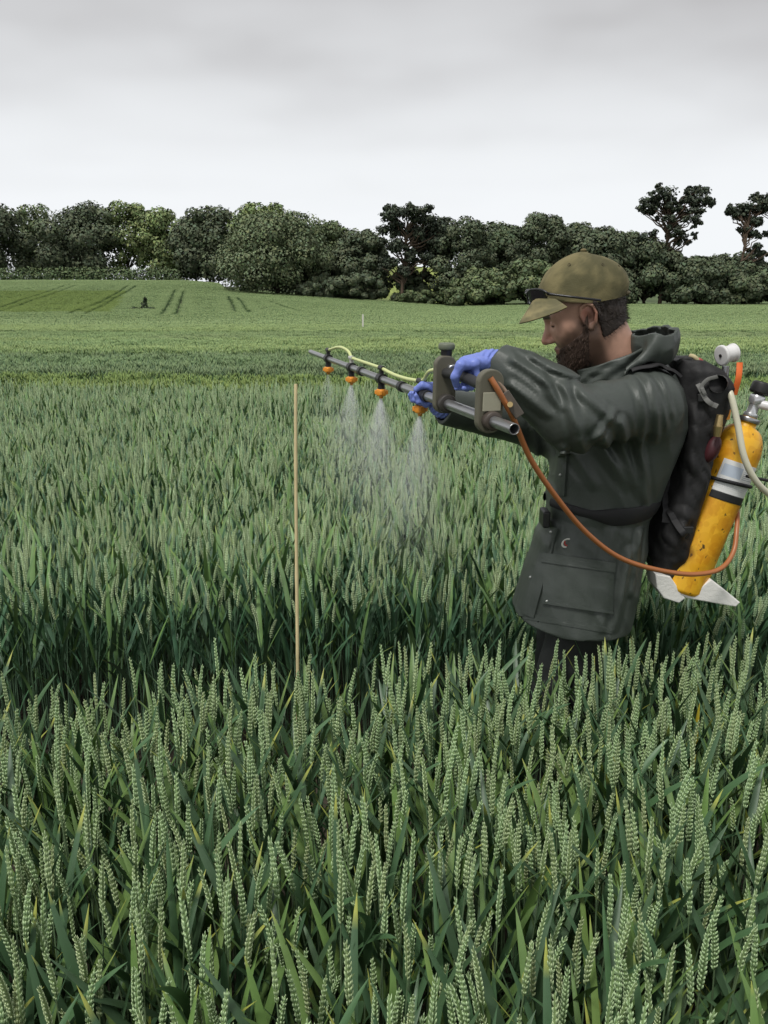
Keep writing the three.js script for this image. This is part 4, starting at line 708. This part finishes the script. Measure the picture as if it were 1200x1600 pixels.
// ---------------------------------------------------------------- spray boom
const blackPlastic = std(0.018, 0.018, 0.018, { roughness: 0.45 }), steel = std(0.42, 0.43, 0.44, { roughness: 0.32, metalness: 0.9 }), brass = std(0.62, 0.46, 0.22, { roughness: 0.35, metalness: 0.9 }), khaki = std(0.125, 0.118, 0.085, { roughness: 0.55 }), orange = std(0.84, 0.33, 0.04, { roughness: 0.42 });
const quatTo = d => new THREE.Quaternion().setFromUnitVectors(V(0, 1, 0), d.clone().normalize());
const cyl = (a, b, ra, rb = ra, n = 20, open = false) => { const g = new THREE.CylinderGeometry(rb, ra, a.distanceTo(b), n, 1, open); g.applyQuaternion(quatTo(b.clone().sub(a))); const m = a.clone().lerp(b, 0.5); g.translate(m.x, m.y, m.z); return g; };
const BX = BDIR, BUP = V(0, 1, 0).addScaledVector(BX, -BX.y).normalize(), BSIDE = BX.clone().cross(BUP).normalize();   // along, above, beside the boom
const bAt = (D, up = 0, side = 0) => boom(D).addScaledVector(BUP, up).addScaledVector(BSIDE, side);
const lathe = (prof, a, dir, seg = 24) => { const g = new THREE.LatheGeometry(prof.map(([r, y]) => new THREE.Vector2(r, y)), seg); g.applyQuaternion(quatTo(dir)); g.translate(a.x, a.y, a.z); return g; };
const sprayBoom = thing('spray_boom', 'grey spray boom with four orange nozzles held out over the wheat', 'spray boom', boom(1.9));
{
  const L = boom(1.6).distanceTo(boom(3.33));
  part('tube', lathe([[0.0098, 0.06], [0.0098, 0], [0.0118, 0], [0.0122, 0.003], [0.0122, L * 0.36], [0.0108, L * 0.362], [0.0108, L * 0.70], [0.0098, L * 0.702], [0.0095, L], [0.0001, L]], boom(1.6), BX), std(0.34, 0.345, 0.35, { roughness: 0.33, metalness: 0.8 }), sprayBoom);
  for (const D of [2.12 - 0.06, 2.62, 2.24]) part('tube_collar', cyl(bAt(D), bAt(D + 0.022), 0.0150), blackPlastic, sprayBoom);
  // brackets: rounded plates across the tube, with the grip between them
  const plate = (D, w, up, down, thick, r) => { const s = new THREE.Shape(); s.moveTo(-w, -down + r); s.absarc(-w + r, -down + r, r, Math.PI, 1.5 * Math.PI); s.absarc(w - r, -down + r, r, 1.5 * Math.PI, 2 * Math.PI); s.absarc(w - r, up - r, r, 0, 0.5 * Math.PI); s.absarc(-w + r, up - r, r, 0.5 * Math.PI, Math.PI); const h = new THREE.Path(); h.absarc(0, 0, 0.0135, 0, 6.2832, true); s.holes.push(h);
    const g = new THREE.ExtrudeGeometry(s, { depth: thick, bevelEnabled: true, bevelSize: 0.003, bevelThickness: 0.003, bevelSegments: 2, curveSegments: 14 }); const c = bAt(D); const m = new THREE.Matrix4().makeBasis(BSIDE, BUP, BX.clone().negate()); m.setPosition(c); g.applyMatrix4(m); return g; };
  const br1 = part('bracket', plate(1.965, 0.024, 0.110, 0.022, 0.014, 0.020), khaki, sprayBoom), br2 = part('bracket', plate(1.725, 0.026, 0.104, 0.026, 0.016, 0.024), khaki, sprayBoom);
  part('clamp_boss', lathe([[0.0126, -0.016], [0.021, -0.016], [0.023, -0.012], [0.023, 0.004], [0.0126, 0.004]], bAt(1.945), BX), std(0.05, 0.045, 0.04, { roughness: 0.5 }), br1);
  part('clamp_boss', lathe([[0.0126, -0.018], [0.019, -0.018], [0.021, -0.014], [0.021, 0.004], [0.0126, 0.004]], bAt(1.705), BX), std(0.07, 0.055, 0.045, { roughness: 0.5 }), br2);
  part('grip', hose([bAt(1.96, 0.072), bAt(1.90, 0.075), bAt(1.80, 0.072), bAt(1.73, 0.066)], 0.0125, 30, 16), std(0.03, 0.03, 0.03, { roughness: 0.6 }), sprayBoom);
  { const s = new RoundedBoxGeometry(0.042, 0.040, 0.003, 2, 0.0012); const m = new THREE.Matrix4().makeBasis(BSIDE, BUP, BX.clone().negate()).setPosition(bAt(1.7035, 0.040)); s.applyMatrix4(m); part('label_plate', s, std(0.36, 0.35, 0.26, { roughness: 0.6 }), br2); }
  // valve with a dark knob on the front bracket
  part('valve_body', cyl(bAt(1.965, 0.105, 0.006), bAt(1.965, 0.128, 0.006), 0.013, 0.014), blackPlastic, sprayBoom);
  part('valve_knob', lathe([[0.0001, 0.016], [0.017, 0.016], [0.020, 0.012], [0.020, 0.003], [0.017, 0], [0.0001, 0]], bAt(1.965, 0.126, 0.006), BUP), std(0.14, 0.16, 0.11, { roughness: 0.5 }), sprayBoom);
  part('valve_lever', cyl(bAt(1.95, 0.088, 0.018), bAt(1.93, 0.060, 0.030), 0.005), steel, sprayBoom);
  part('valve_nut', lathe([[0.0001, 0], [0.013, 0], [0.013, 0.014], [0.009, 0.017], [0.0001, 0.017]], bAt(1.952, 0.082, 0.012), BX.clone().negate(), 6), steel, sprayBoom);
  part('side_plate', (() => { const g = new RoundedBoxGeometry(0.022, 0.062, 0.006, 2, 0.002); g.applyMatrix4(new THREE.Matrix4().makeRotationZ(0.62).setPosition(P(800, 632, 1.71))); return g; })(), std(0.10, 0.085, 0.07, { roughness: 0.6 }), sprayBoom);
  part('side_bolt', cyl(P(797, 632, 1.706), P(797, 632, 1.69), 0.006), brass, sprayBoom);
  // nozzles
  const NZ = [2.112, 2.43, 2.745, 3.05];
  NZ.forEach((D) => {
    const h = part('nozzle_holder', mergeGeometries([cyl(bAt(D - 0.013), bAt(D + 0.013), 0.0165), cyl(bAt(D, -0.008), bAt(D, -0.034), 0.010, 0.011), cyl(bAt(D, 0.008), bAt(D, 0.026), 0.007, 0.006)]), blackPlastic, sprayBoom);
    const pr = [[0.0001, 0], [0.0135, 0], [0.0155, -0.003], [0.0155, -0.017], [0.012, -0.021], [0.0065, -0.022], [0.006, -0.028], [0.0001, -0.028]];
    const cap = lathe(pr.map(([r, y]) => [r, y]), bAt(D, -0.030), BUP, 18), lugs = []; for (let k = 0; k < 4; k++) { const a = k * Math.PI / 2 + 0.4, c = bAt(D, -0.040).addScaledVector(BX, Math.cos(a) * 0.0165).addScaledVector(BSIDE, Math.sin(a) * 0.0165); const g = new RoundedBoxGeometry(0.008, 0.013, 0.008, 1, 0.002); g.translate(c.x, c.y, c.z); lugs.push(g.index ? g.toNonIndexed() : g); }
    part('nozzle_cap', mergeGeometries([cap.toNonIndexed(), ...lugs].map(g => { for (const k of Object.keys(g.attributes)) if (!['position', 'normal', 'uv'].includes(k)) g.deleteAttribute(k); return g; })), orange, h);
  });
  // pale feed line along the top with black tees
  const pale = std(0.62, 0.68, 0.30, { roughness: 0.4 });
  const T = NZ.map(D => bAt(D, 0.032));
  for (let k = 0; k < 3; k++) { const a = T[k], c = T[k + 1], s = k === 1 ? 0.0 : k === 2 ? 0.02 : -0.006; part('feed_line', hose(k === 2 ? [a, a.clone().lerp(c, 0.10).addScaledVector(BUP, 0.016), a.clone().lerp(c, 0.45).addScaledVector(BUP, 0.024), c] : [a, a.clone().lerp(c, 0.35).addScaledVector(BUP, s), a.clone().lerp(c, 0.7).addScaledVector(BUP, s), c], 0.0052, 40, 10), pale, sprayBoom); }
  part('feed_line', hose([T[0], bAt(2.09, 0.040), bAt(2.06, 0.062), bAt(2.0, 0.075), bAt(1.97, 0.078)], 0.0052, 30, 10), pale, sprayBoom);
  T.forEach((p, k) => part('feed_tee', mergeGeometries([cyl(p.clone().addScaledVector(BX, -0.017), p.clone().addScaledVector(BX, 0.017), 0.0078), cyl(p.clone().addScaledVector(BUP, -0.016), p, 0.0072)]), k === 2 ? std(0.5, 0.5, 0.45, { roughness: 0.5 }) : blackPlastic, sprayBoom));
  // mist: fine drops falling and drifting from the open nozzles
  const dropGeo = new THREE.IcosahedronGeometry(1, 0), dropMat = std(0.92, 0.94, 0.95, { roughness: 0.4 }), R = rng(1234);
  [[0, 90000, 'white spray plume falling from the nozzle beside the gloved hand'], [1, 80000, 'white spray plume falling from the second nozzle out from the gloved hand'], [2, 42000, 'faint white spray plume falling from the third nozzle out from the gloved hand'], [3, 8000, 'barely visible spray wisp below the nozzle at the boom tip']].forEach(([k, n, label]) => {
    const o = bAt(NZ[k], -0.060), m = new THREE.InstancedMesh(dropGeo, dropMat, n), M = new THREE.Matrix4(); m.name = numbered('spray_mist'); tag(m, label, 'spray', 'plumes of spray', 'stuff'); m.castShadow = m.receiveShadow = true; m.position.copy(o);
    for (let i = 0; i < n; i++) {
      const t = Math.pow(R(), 0.9) * (0.5 + 0.9 * R()), y = 0.34 * t, w = 0.004 + 0.175 * Math.pow(y / 0.34, 0.92), g = () => (R() + R() + R() - 1.5) * 0.72;
      const x = g() * w + 0.035 * y * y * 6 * nz(y * 9, k * 3, 0.5), z = g() * w * 0.9, r = (0.00013 + 0.00010 * R() * R()) * (1 + 0.2 * k);
      M.makeScale(r, r * (1 + R()), r).setPosition(x - 0.06 * y, -y + 0.02 * nz(x * 30, z * 30, 2), z); m.setMatrixAt(i, M);
    }
    scene.add(m);
  });
}
// ---------------------------------------------------------------- knapsack with the gas cylinder
const packMat = std(0.013, 0.013, 0.0135, { roughness: 0.7, bumpMap: clothBump, bumpScale: 0.0006 }), webMat = std(0.012, 0.012, 0.013, { roughness: 0.7 }), greyWeb = std(0.16, 0.16, 0.15, { roughness: 0.7 });
const pack = thing('knapsack_sprayer', 'black knapsack harness carrying a scuffed yellow gas cylinder on the back', 'sprayer', P(1060, 880, DC));
{
  const S = [[560, 1046, 1088, 0.09], [575, 1044, 1118, 0.115], [600, 1046, 1132, 0.13], [645, 1048, 1118, 0.13], [700, 1044, 1098, 0.13], [760, 1030, 1086, 0.13], [820, 1010, 1072, 0.125], [858, 1006, 1058, 0.115], [886, 1016, 1038, 0.09]].map(([py, f, b, hz]) => { const a = P(f, py, DC), c = P(b, py, DC); return { y: a.y, cx: (a.x + c.x) / 2, rx: (c.x - a.x) / 2, rz: hz }; }).reverse();
  const f = (x, y, z) => { const d = stack(S, x, y, z, -DC, 2.6); if (d > 0.05) return d - 0.01; return d - 0.009 * nz(x * 14, y * 6, z * 12) - 0.004 * nz(x * 34, y * 12, z * 30) - 0.005 * Math.abs(nz(x * 26 + 7, y * 20 + x * 14, z * 22)); };
  const bag = part('harness_pack', netMesh(f, V(0.60, 0.92, -2.36), V(0.98, 1.62, -1.97), 0.007), packMat, pack);
  const zOf = (x, y) => { let z = -1.9; for (let k = 0; k < 60; k++) { const d = f(x, y, z); if (d < 0.001) break; z -= Math.max(0.001, d * 0.7); if (z < -2.3) break; } return z; };
  const ribbon = (pts, w, lift = 0.004) => { const b = new MB(), n = 40, c = new THREE.CatmullRomCurve3(pts.map(([x, y]) => P(x, y, 2.03)), false, 'centripetal').getPoints(n), rows = []; c.forEach((p, k) => { const d = (c[k + 1] || p).clone().sub(c[k - 1] || p).normalize(), s = V(-d.y, d.x, 0).multiplyScalar(w / 2); const z = Math.max(zOf(p.x, p.y), -2.2) + lift; rows.push([b.v(p.x - s.x, p.y - s.y, z), b.v(p.x - s.x, p.y - s.y, z + 0.003), b.v(p.x + s.x, p.y + s.y, z + 0.003), b.v(p.x + s.x, p.y + s.y, z)]); }); for (let k = 0; k < n; k++) for (let i = 0; i < 3; i++) b.q(rows[k][i], rows[k][i + 1], rows[k + 1][i + 1], rows[k + 1][i]); return b.geo(); };
  part('strap', ribbon([[1092, 600], [1098, 616], [1106, 628], [1118, 634]], 0.012, 0.012), greyWeb, bag);
  part('strap', ribbon([[1120, 588], [1104, 594], [1096, 604], [1100, 616]], 0.009, 0.014), greyWeb, bag);
  part('strap', ribbon([[1062, 590], [1070, 660], [1064, 740], [1046, 820]], 0.026, 0.003), webMat, bag);
  part('strap', ribbon([[1050, 800], [1062, 828], [1074, 838]], 0.016, 0.004), webMat, bag);
  for (const [x, y] of [[1098, 622], [1072, 826], [1062, 700]]) { const p = P(x, y, 2.03), g = new RoundedBoxGeometry(0.026, 0.020, 0.010, 2, 0.003); g.translate(p.x, p.y, zOf(p.x, p.y) + 0.010); part('buckle', g, blackPlastic, bag); }
  // folded top flap
  part('roll_end', (() => { const c = P(1122, 600, 2.02), d = P(1134, 606, 2.26); return hose([c, c.clone().lerp(d, 0.3).add(V(0, 0.006, 0)), c.clone().lerp(d, 0.7), d], 0.022, 20, 14); })(), std(0.035, 0.035, 0.033, { roughness: 0.7 }), bag);
  for (const [x0, y0, x1, y1, c] of [[1078, 556, 1092, 566, [0.52, 0.44, 0.25]], [1086, 562, 1100, 570, [0.38, 0.06, 0.06]], [1060, 566, 1080, 562, [0.02, 0.02, 0.02]]]) part('cord', hose([P(x0, y0, 2.10), P((x0 + x1) / 2, (y0 + y1) / 2 - 3, 2.09), P(x1, y1, 2.09)], 0.006, 14, 8), std(...c, { roughness: 0.7 }), bag);
  // hip belt and shoulder straps
  const belt = (() => { const b = new MB(), n = 60, rows = []; for (let k = 0; k <= n; k++) { const a = -2.9 + k / n * 5.8, back = 0.5 + 0.5 * Math.cos(a), yc = P(930, 803, 2.0).y + 0.004 * Math.sin(a * 3), hh = mix(0.012, 0.024, smooth(0.25, 0.5, back) * (1 - 0.4 * smooth(0.75, 1, back))); const row = []; for (const [dy, o] of [[-1, 0.002], [-0.85, 0.008], [0, 0.010], [0.85, 0.008], [1, 0.002]]) { const y = yc + dy * hh, s = sectionAt(secs, y); row.push(b.v(s.cx + Math.cos(a) * (s.rx + o + 0.004), y, SC + Math.sin(a) * (s.rz + o + 0.004))); } rows.push(row); } for (let k = 0; k < n; k++) for (let i = 0; i < 4; i++) b.q(rows[k][i], rows[k + 1][i], rows[k + 1][i + 1], rows[k][i + 1]); return b.geo(); })();
  const hb = part('hip_belt', belt, webMat, pack);
  { const s = sectionAt(secs, P(855, 800, DC).y), g = new RoundedBoxGeometry(0.020, 0.046, 0.06, 3, 0.006); g.translate(s.cx - s.rx - 0.022, P(855, 800, DC).y, SC + 0.06); part('belt_buckle', g, blackPlastic, hb); }
  for (const dz of [0.13, -0.13]) { const c = [[1046, 600], [1036, 560], [1010, 566], [985, 585]].map(([x, y], i) => { const p = P(x, y, DC - dz); p.z = -DC + dz; return p; }); const b = new MB(), rows = []; const pp = curvePts(c, 24); for (const p of pp) { let q = p.clone(); const dd = jacketSolid(q.x, q.y, q.z); const e = 0.004, gr = V(jacketSolid(q.x + e, q.y, q.z) - dd, jacketSolid(q.x, q.y + e, q.z) - dd, jacketSolid(q.x, q.y, q.z + e) - dd).normalize(); q.addScaledVector(gr, -dd + 0.010); const o = gr.clone().multiplyScalar(0.007); rows.push([[-0.028, 0], [-0.028, 1], [0.028, 1], [0.028, 0]].map(([w, t]) => b.v(q.x + o.x * t, q.y + o.y * t, q.z + w + o.z * t))); } for (let k = 0; k + 1 < rows.length; k++) for (let i = 0; i < 3; i++) b.q(rows[k][i], rows[k][i + 1], rows[k + 1][i + 1], rows[k + 1][i]); part('shoulder_strap', b.geo(), webMat, pack); }
  // cylinder
  const CB = P(1060, 922, 2.10), CT = P(1172, 650, 2.12), AX = CT.clone().sub(CB).normalize(), L = CB.distanceTo(CT), Rr = 0.064;
  const yel = new THREE.CanvasTexture((() => { const c = document.createElement('canvas'); c.width = c.height = 512; const g = c.getContext('2d'); g.fillStyle = '#ecb42c'; g.fillRect(0, 0, 512, 512); const R = rng(5); for (let k = 0; k < 900; k++) { g.fillStyle = ['rgba(200,130,10,0.25)', 'rgba(238,180,40,0.22)', 'rgba(180,110,10,0.18)'][k % 3]; const r = 3 + 26 * R(); g.beginPath(); g.arc(R() * 512, R() * 512, r, 0, 7); g.fill(); }
    for (let k = 0; k < 130; k++) { g.fillStyle = ['rgba(60,42,20,0.8)', 'rgba(90,60,25,0.7)', 'rgba(40,34,28,0.75)'][k % 3]; const x = R() * 512, y = R() * 512; g.beginPath(); for (let i = 0; i < 7; i++) { const a = i / 7 * 6.28, r = (1.6 + 4.5 * R() * R()) * (0.6 + R()); g.lineTo(x + Math.cos(a) * r, y + Math.sin(a) * r * 1.4); } g.fill(); }
    g.strokeStyle = 'rgba(70,48,20,0.55)'; for (let k = 0; k < 26; k++) { const x = R() * 512, y = R() * 512; g.lineWidth = 0.6 + R(); g.beginPath(); g.moveTo(x, y); g.lineTo(x + (R() - 0.5) * 40, y + (R() - 0.5) * 26); g.stroke(); } return c; })()); yel.colorSpace = THREE.SRGBColorSpace; yel.wrapS = yel.wrapT = THREE.RepeatWrapping;
  const prof = [[0.0001, 0], [Rr - 0.014, 0], [Rr - 0.004, 0.006], [Rr, 0.016], [Rr, L * 0.80]]; for (let k = 1; k <= 10; k++) { const a = k / 10 * 1.3; prof.push([mix(0.026, Rr, Math.cos(a) * 0.9 + 0.1 * (1 - k / 10)), L * 0.80 + Math.sin(a) * L * 0.14]); } prof.push([0.024, L * 0.945], [0.024, L * 0.985], [0.0001, L * 0.985]);
  const yellowMat = std(1, 1, 1, { roughness: 0.42, map: yel }); const gasG = lathe(prof, CB, AX, 56); { const u = gasG.attributes.uv, n = prof.length; for (let i = 0; i < u.count; i++) u.setXY(i, u.getX(i) * 0.9, prof[i % n][1] / 0.45); } const gasC = part('gas_cylinder', gasG, yellowMat, pack);
  const cAt = (t, ang, r) => { const e1 = V(0, 0, 1).addScaledVector(AX, -AX.z).normalize(), e2 = AX.clone().cross(e1); return CB.clone().addScaledVector(AX, t * L).addScaledVector(e1, Math.cos(ang) * r).addScaledVector(e2, Math.sin(ang) * r); };
  const sheet = (t0, t1, a0, a1, r, th) => { const b = new MB(), nu = 20, nv = 6, rows = [[], []]; for (const s of [0, 1]) for (let j = 0; j <= nv; j++) { const row = []; for (let i = 0; i <= nu; i++) { const p = cAt(mix(t0, t1, j / nv), mix(a0, a1, i / nu), r + s * th); row.push(b.v(p.x, p.y, p.z, [1, 1, 1], i / nu, j / nv)); } rows[s].push(row); } for (let j = 0; j < nv; j++) for (let i = 0; i < nu; i++) b.q(rows[1][j][i], rows[1][j][i + 1], rows[1][j + 1][i + 1], rows[1][j + 1][i]); const rim = (A, B) => { for (let i = 0; i + 1 < A.length; i++) b.q(A[i], A[i + 1], B[i + 1], B[i]); }; rim(rows[0][0], rows[1][0]); rim(rows[1][nv], rows[0][nv]); rim(rows[0].map(r => r[0]), rows[1].map(r => r[0])); rim(rows[1].map(r => r[nu]), rows[0].map(r => r[nu])); return b.geo(); };
  const lab = new THREE.CanvasTexture((() => { const c = document.createElement('canvas'); c.width = 256; c.height = 192; const g = c.getContext('2d'), R = rng(8); g.fillStyle = '#dfe0de'; g.fillRect(0, 0, 256, 192); g.fillStyle = '#b9c4d2'; g.fillRect(14, 30, 120, 74); g.fillStyle = '#c6c9cc'; for (let y = 118; y < 180; y += 11) for (let x = 14; x < 240;) { const w = 6 + R() * 22; if (x + w < 244) g.fillRect(x, y, w, 4); x += w + 5; } g.fillStyle = '#aab0b6'; for (let y = 34; y < 104; y += 12) g.fillRect(146, y, 40 + R() * 56, 5); return c; })()); lab.colorSpace = THREE.SRGBColorSpace;
  part('label', sheet(0.60, 0.755, -0.75, 0.95, Rr + 0.0004, 0.0008), std(1, 1, 1, { roughness: 0.5, map: lab }), gasC, 'white printed paper label');
  part('label_band', sheet(0.545, 0.585, -0.75, 0.95, Rr + 0.0004, 0.001), std(0.015, 0.015, 0.016, { roughness: 0.5 }), gasC);
  part('label_strip', sheet(0.5851, 0.5999, -0.75, 0.95, Rr + 0.0004, 0.0006), std(0.75, 0.75, 0.74, { roughness: 0.5 }), gasC);
  { const b = []; for (let k = 0; k <= 40; k++) b.push(cAt(0.642 + 0.012 * Math.sin(k / 40 * 6.28 + 0.6), k / 40 * 6.2832, Rr + 0.005)); part('cylinder_strap', hose(b, 0.005, 80, 8), webMat, gasC); }
  part('neck_ring', lathe([[0.0245, -0.004], [0.029, -0.004], [0.029, 0.008], [0.0245, 0.008]], cAt(0.975, 0, 0), AX), steel, gasC);
  const valve = part('valve', lathe([[0.0001, 0], [0.019, 0], [0.019, 0.014], [0.014, 0.018], [0.014, 0.040], [0.020, 0.044], [0.020, 0.062], [0.012, 0.068], [0.0001, 0.068]], cAt(0.985, 0, 0), AX), std(0.62, 0.63, 0.64, { roughness: 0.25, metalness: 0.7 }), gasC);
  part('valve_outlet', cyl(cAt(1.07, 0, 0), cAt(1.075, 0.9, 0.045), 0.012), std(0.75, 0.75, 0.75, { roughness: 0.3 }), valve);
  part('valve_knob', lathe([[0.0001, 0], [0.024, 0], [0.027, 0.004], [0.027, 0.026], [0.023, 0.031], [0.0001, 0.031]], cAt(1.12, 0, 0), AX), blackPlastic, valve);
  // white foot fins
  const fin = (poly, z0, z1) => { const b = new MB(), f = poly.map(([x, y]) => { const p = P(x, y, 2.06); return [p.x, p.y]; }), s = new THREE.Shape(f.map(([x, y]) => new THREE.Vector2(x, y))); const g = new THREE.ExtrudeGeometry(s, { depth: z1 - z0, bevelEnabled: true, bevelSize: 0.003, bevelThickness: 0.004, bevelSegments: 2 }); g.translate(0, 0, z0); return g; };
  const finMat = std(0.80, 0.79, 0.75, { roughness: 0.5, bumpMap: clothBump, bumpScale: 0.001 });
  part('foot_fin', fin([[1023, 896], [1044, 900], [1066, 932], [1058, 938], [1036, 931], [1026, 917]], -2.13, -2.05), finMat, pack); part('foot_fin', fin([[1108, 905], [1151, 939], [1146, 944], [1072, 931], [1060, 926], [1085, 922]], -2.14, -2.05), finMat, pack);
  // pressure gauge: white drum seen from the side
  const gc = P(1126, 556, 2.08), gd = V(0.93, 0.18, -0.30).normalize();
  const ga = part('gauge', lathe([[0.0001, 0], [0.022, 0], [0.0265, 0.002], [0.0265, 0.007], [0.021, 0.009], [0.021, 0.034], [0.024, 0.036], [0.024, 0.041], [0.020, 0.043], [0.0001, 0.043]], gc, gd, 40), std(0.74, 0.73, 0.72, { roughness: 0.4 }), pack);
  part('gauge_hub', cyl(gc.clone().addScaledVector(gd, -0.002), gc.clone().addScaledVector(gd, 0.001), 0.0045), blackPlastic, ga);
  part('gauge_stem', cyl(P(1134, 572, 2.09), P(1130, 606, 2.09), 0.009, 0.010), steel, ga);
  // fittings between the pack and the cylinder
  part('strap_tag', (() => { const b = new MB(), c = curvePts([P(1156, 566, 2.06), P(1154, 590, 2.05), P(1147, 617, 2.06)], 12), rows = c.map(p => [b.v(p.x - 0.008, p.y, p.z), b.v(p.x - 0.006, p.y, p.z + 0.004), b.v(p.x + 0.006, p.y, p.z + 0.004), b.v(p.x + 0.008, p.y, p.z)]); for (let k = 0; k < 12; k++) for (let i = 0; i < 3; i++) b.q(rows[k][i], rows[k][i + 1], rows[k + 1][i + 1], rows[k + 1][i]); return b.geo(); })(), std(0.80, 0.16, 0.03, { roughness: 0.6 }), pack, 'bright orange webbing tag');
  part('regulator', mergeGeometries([cyl(P(1125, 648, 2.01), P(1122, 666, 2.01), 0.008, 0.010), cyl(P(1122, 666, 2.01), P(1120, 682, 2.01), 0.012, 0.009, 6)]), brass, pack);
  part('regulator_body', (() => { const g = new THREE.SphereGeometry(0.025, 20, 14); g.scale(0.8, 1.5, 0.9); const p = P(1112, 702, 2.045); g.rotateZ(-0.35); g.translate(p.x, p.y, p.z); return g; })(), std(0.055, 0.010, 0.014, { roughness: 0.5 }), pack);
  part('hose_nipple', cyl(P(1136, 640, 2.07), P(1134, 655, 2.07), 0.010), orange, pack);
  part('air_hose', hose([P(1137, 606, 2.06), P(1142, 618, 2.04), P(1152, 660, 2.02), P(1163, 715, 2.00), P(1180, 750, 2.00), P(1206, 775, 2.02), P(1240, 790, 2.06), P(1250, 740, 2.14), P(1215, 650, 2.2)], 0.0082, 100, 12), std(0.62, 0.60, 0.46, { roughness: 0.38 }), pack, 'cream plastic air hose');
  part('air_hose', hose([P(1166, 744, 2.03), P(1185, 748, 2.03), P(1210, 752, 2.05), P(1235, 748, 2.12)], 0.004, 30, 8), webMat, pack);
}
{ // orange hose from the boom to the cylinder
  const h = part('liquid_hose', hose([P(766, 590, 1.70), P(776, 606, 1.70), P(800, 650, 1.72), P(828, 715, 1.76), P(868, 775, 1.80), P(916, 832, 1.85), P(968, 871, 1.89), P(1030, 891, 1.93), P(1090, 897, 1.97), P(1128, 887, 2.0), P(1146, 862, 2.03), P(1151, 830, 2.06), P(1152, 800, 2.10), P(1148, 775, 2.15)], 0.0064, 160, 12), std(0.40, 0.145, 0.05, { roughness: 0.38 }));
  tag(h, 'orange brown rubber hose looping from the boom grip round to the yellow cylinder', 'hose');
  const h2 = part('cable', hose([P(770, 588, 1.71), P(786, 606, 1.715), P(800, 628, 1.715), P(806, 650, 1.72)], 0.0042, 30, 8), std(0.30, 0.22, 0.16, { roughness: 0.5 })); tag(h2, 'thin brown tube running beside the orange hose at the boom grip', 'tube');
}
// ---------------------------------------------------------------- canes and stakes
{
  const B = P(464, 1060, 1.92), T = P(464, 600, 1.92), b = new MB(), pts = [], rr = [], n = 46, base = T.clone().lerp(B, T.y / (T.y - B.y)); for (let k = 0; k <= n; k++) { const t = k / n, p = base.clone().lerp(T, t); p.x += 0.003 * Math.sin(t * 5); pts.push(p); rr.push(mix(0.0047, 0.0040, t) * (k % 9 === 4 ? 1.16 : 1)); }
  b.tube(pts, rr, 10, t => { const m = 0.9 + 0.25 * nz(t * 30, 1, 4); return [0.80 * m, 0.66 * m, 0.37 * m]; }); const c = part('bamboo_cane', b.geo(), vcol({ roughness: 0.6 })); tag(c, 'straight pale bamboo cane standing at the edge of the foreground wheat', 'cane');
  const s = onCrop(567, 512), st = new THREE.BoxGeometry(0.07, 1.35, 0.05); st.translate(s.x, 0.675, s.z); tag(part('plot_stake', st, std(0.7, 0.69, 0.62, { roughness: 0.8 })), 'small white plot stake standing far off in the crop', 'stake');
}

renderer.render(scene, camera);
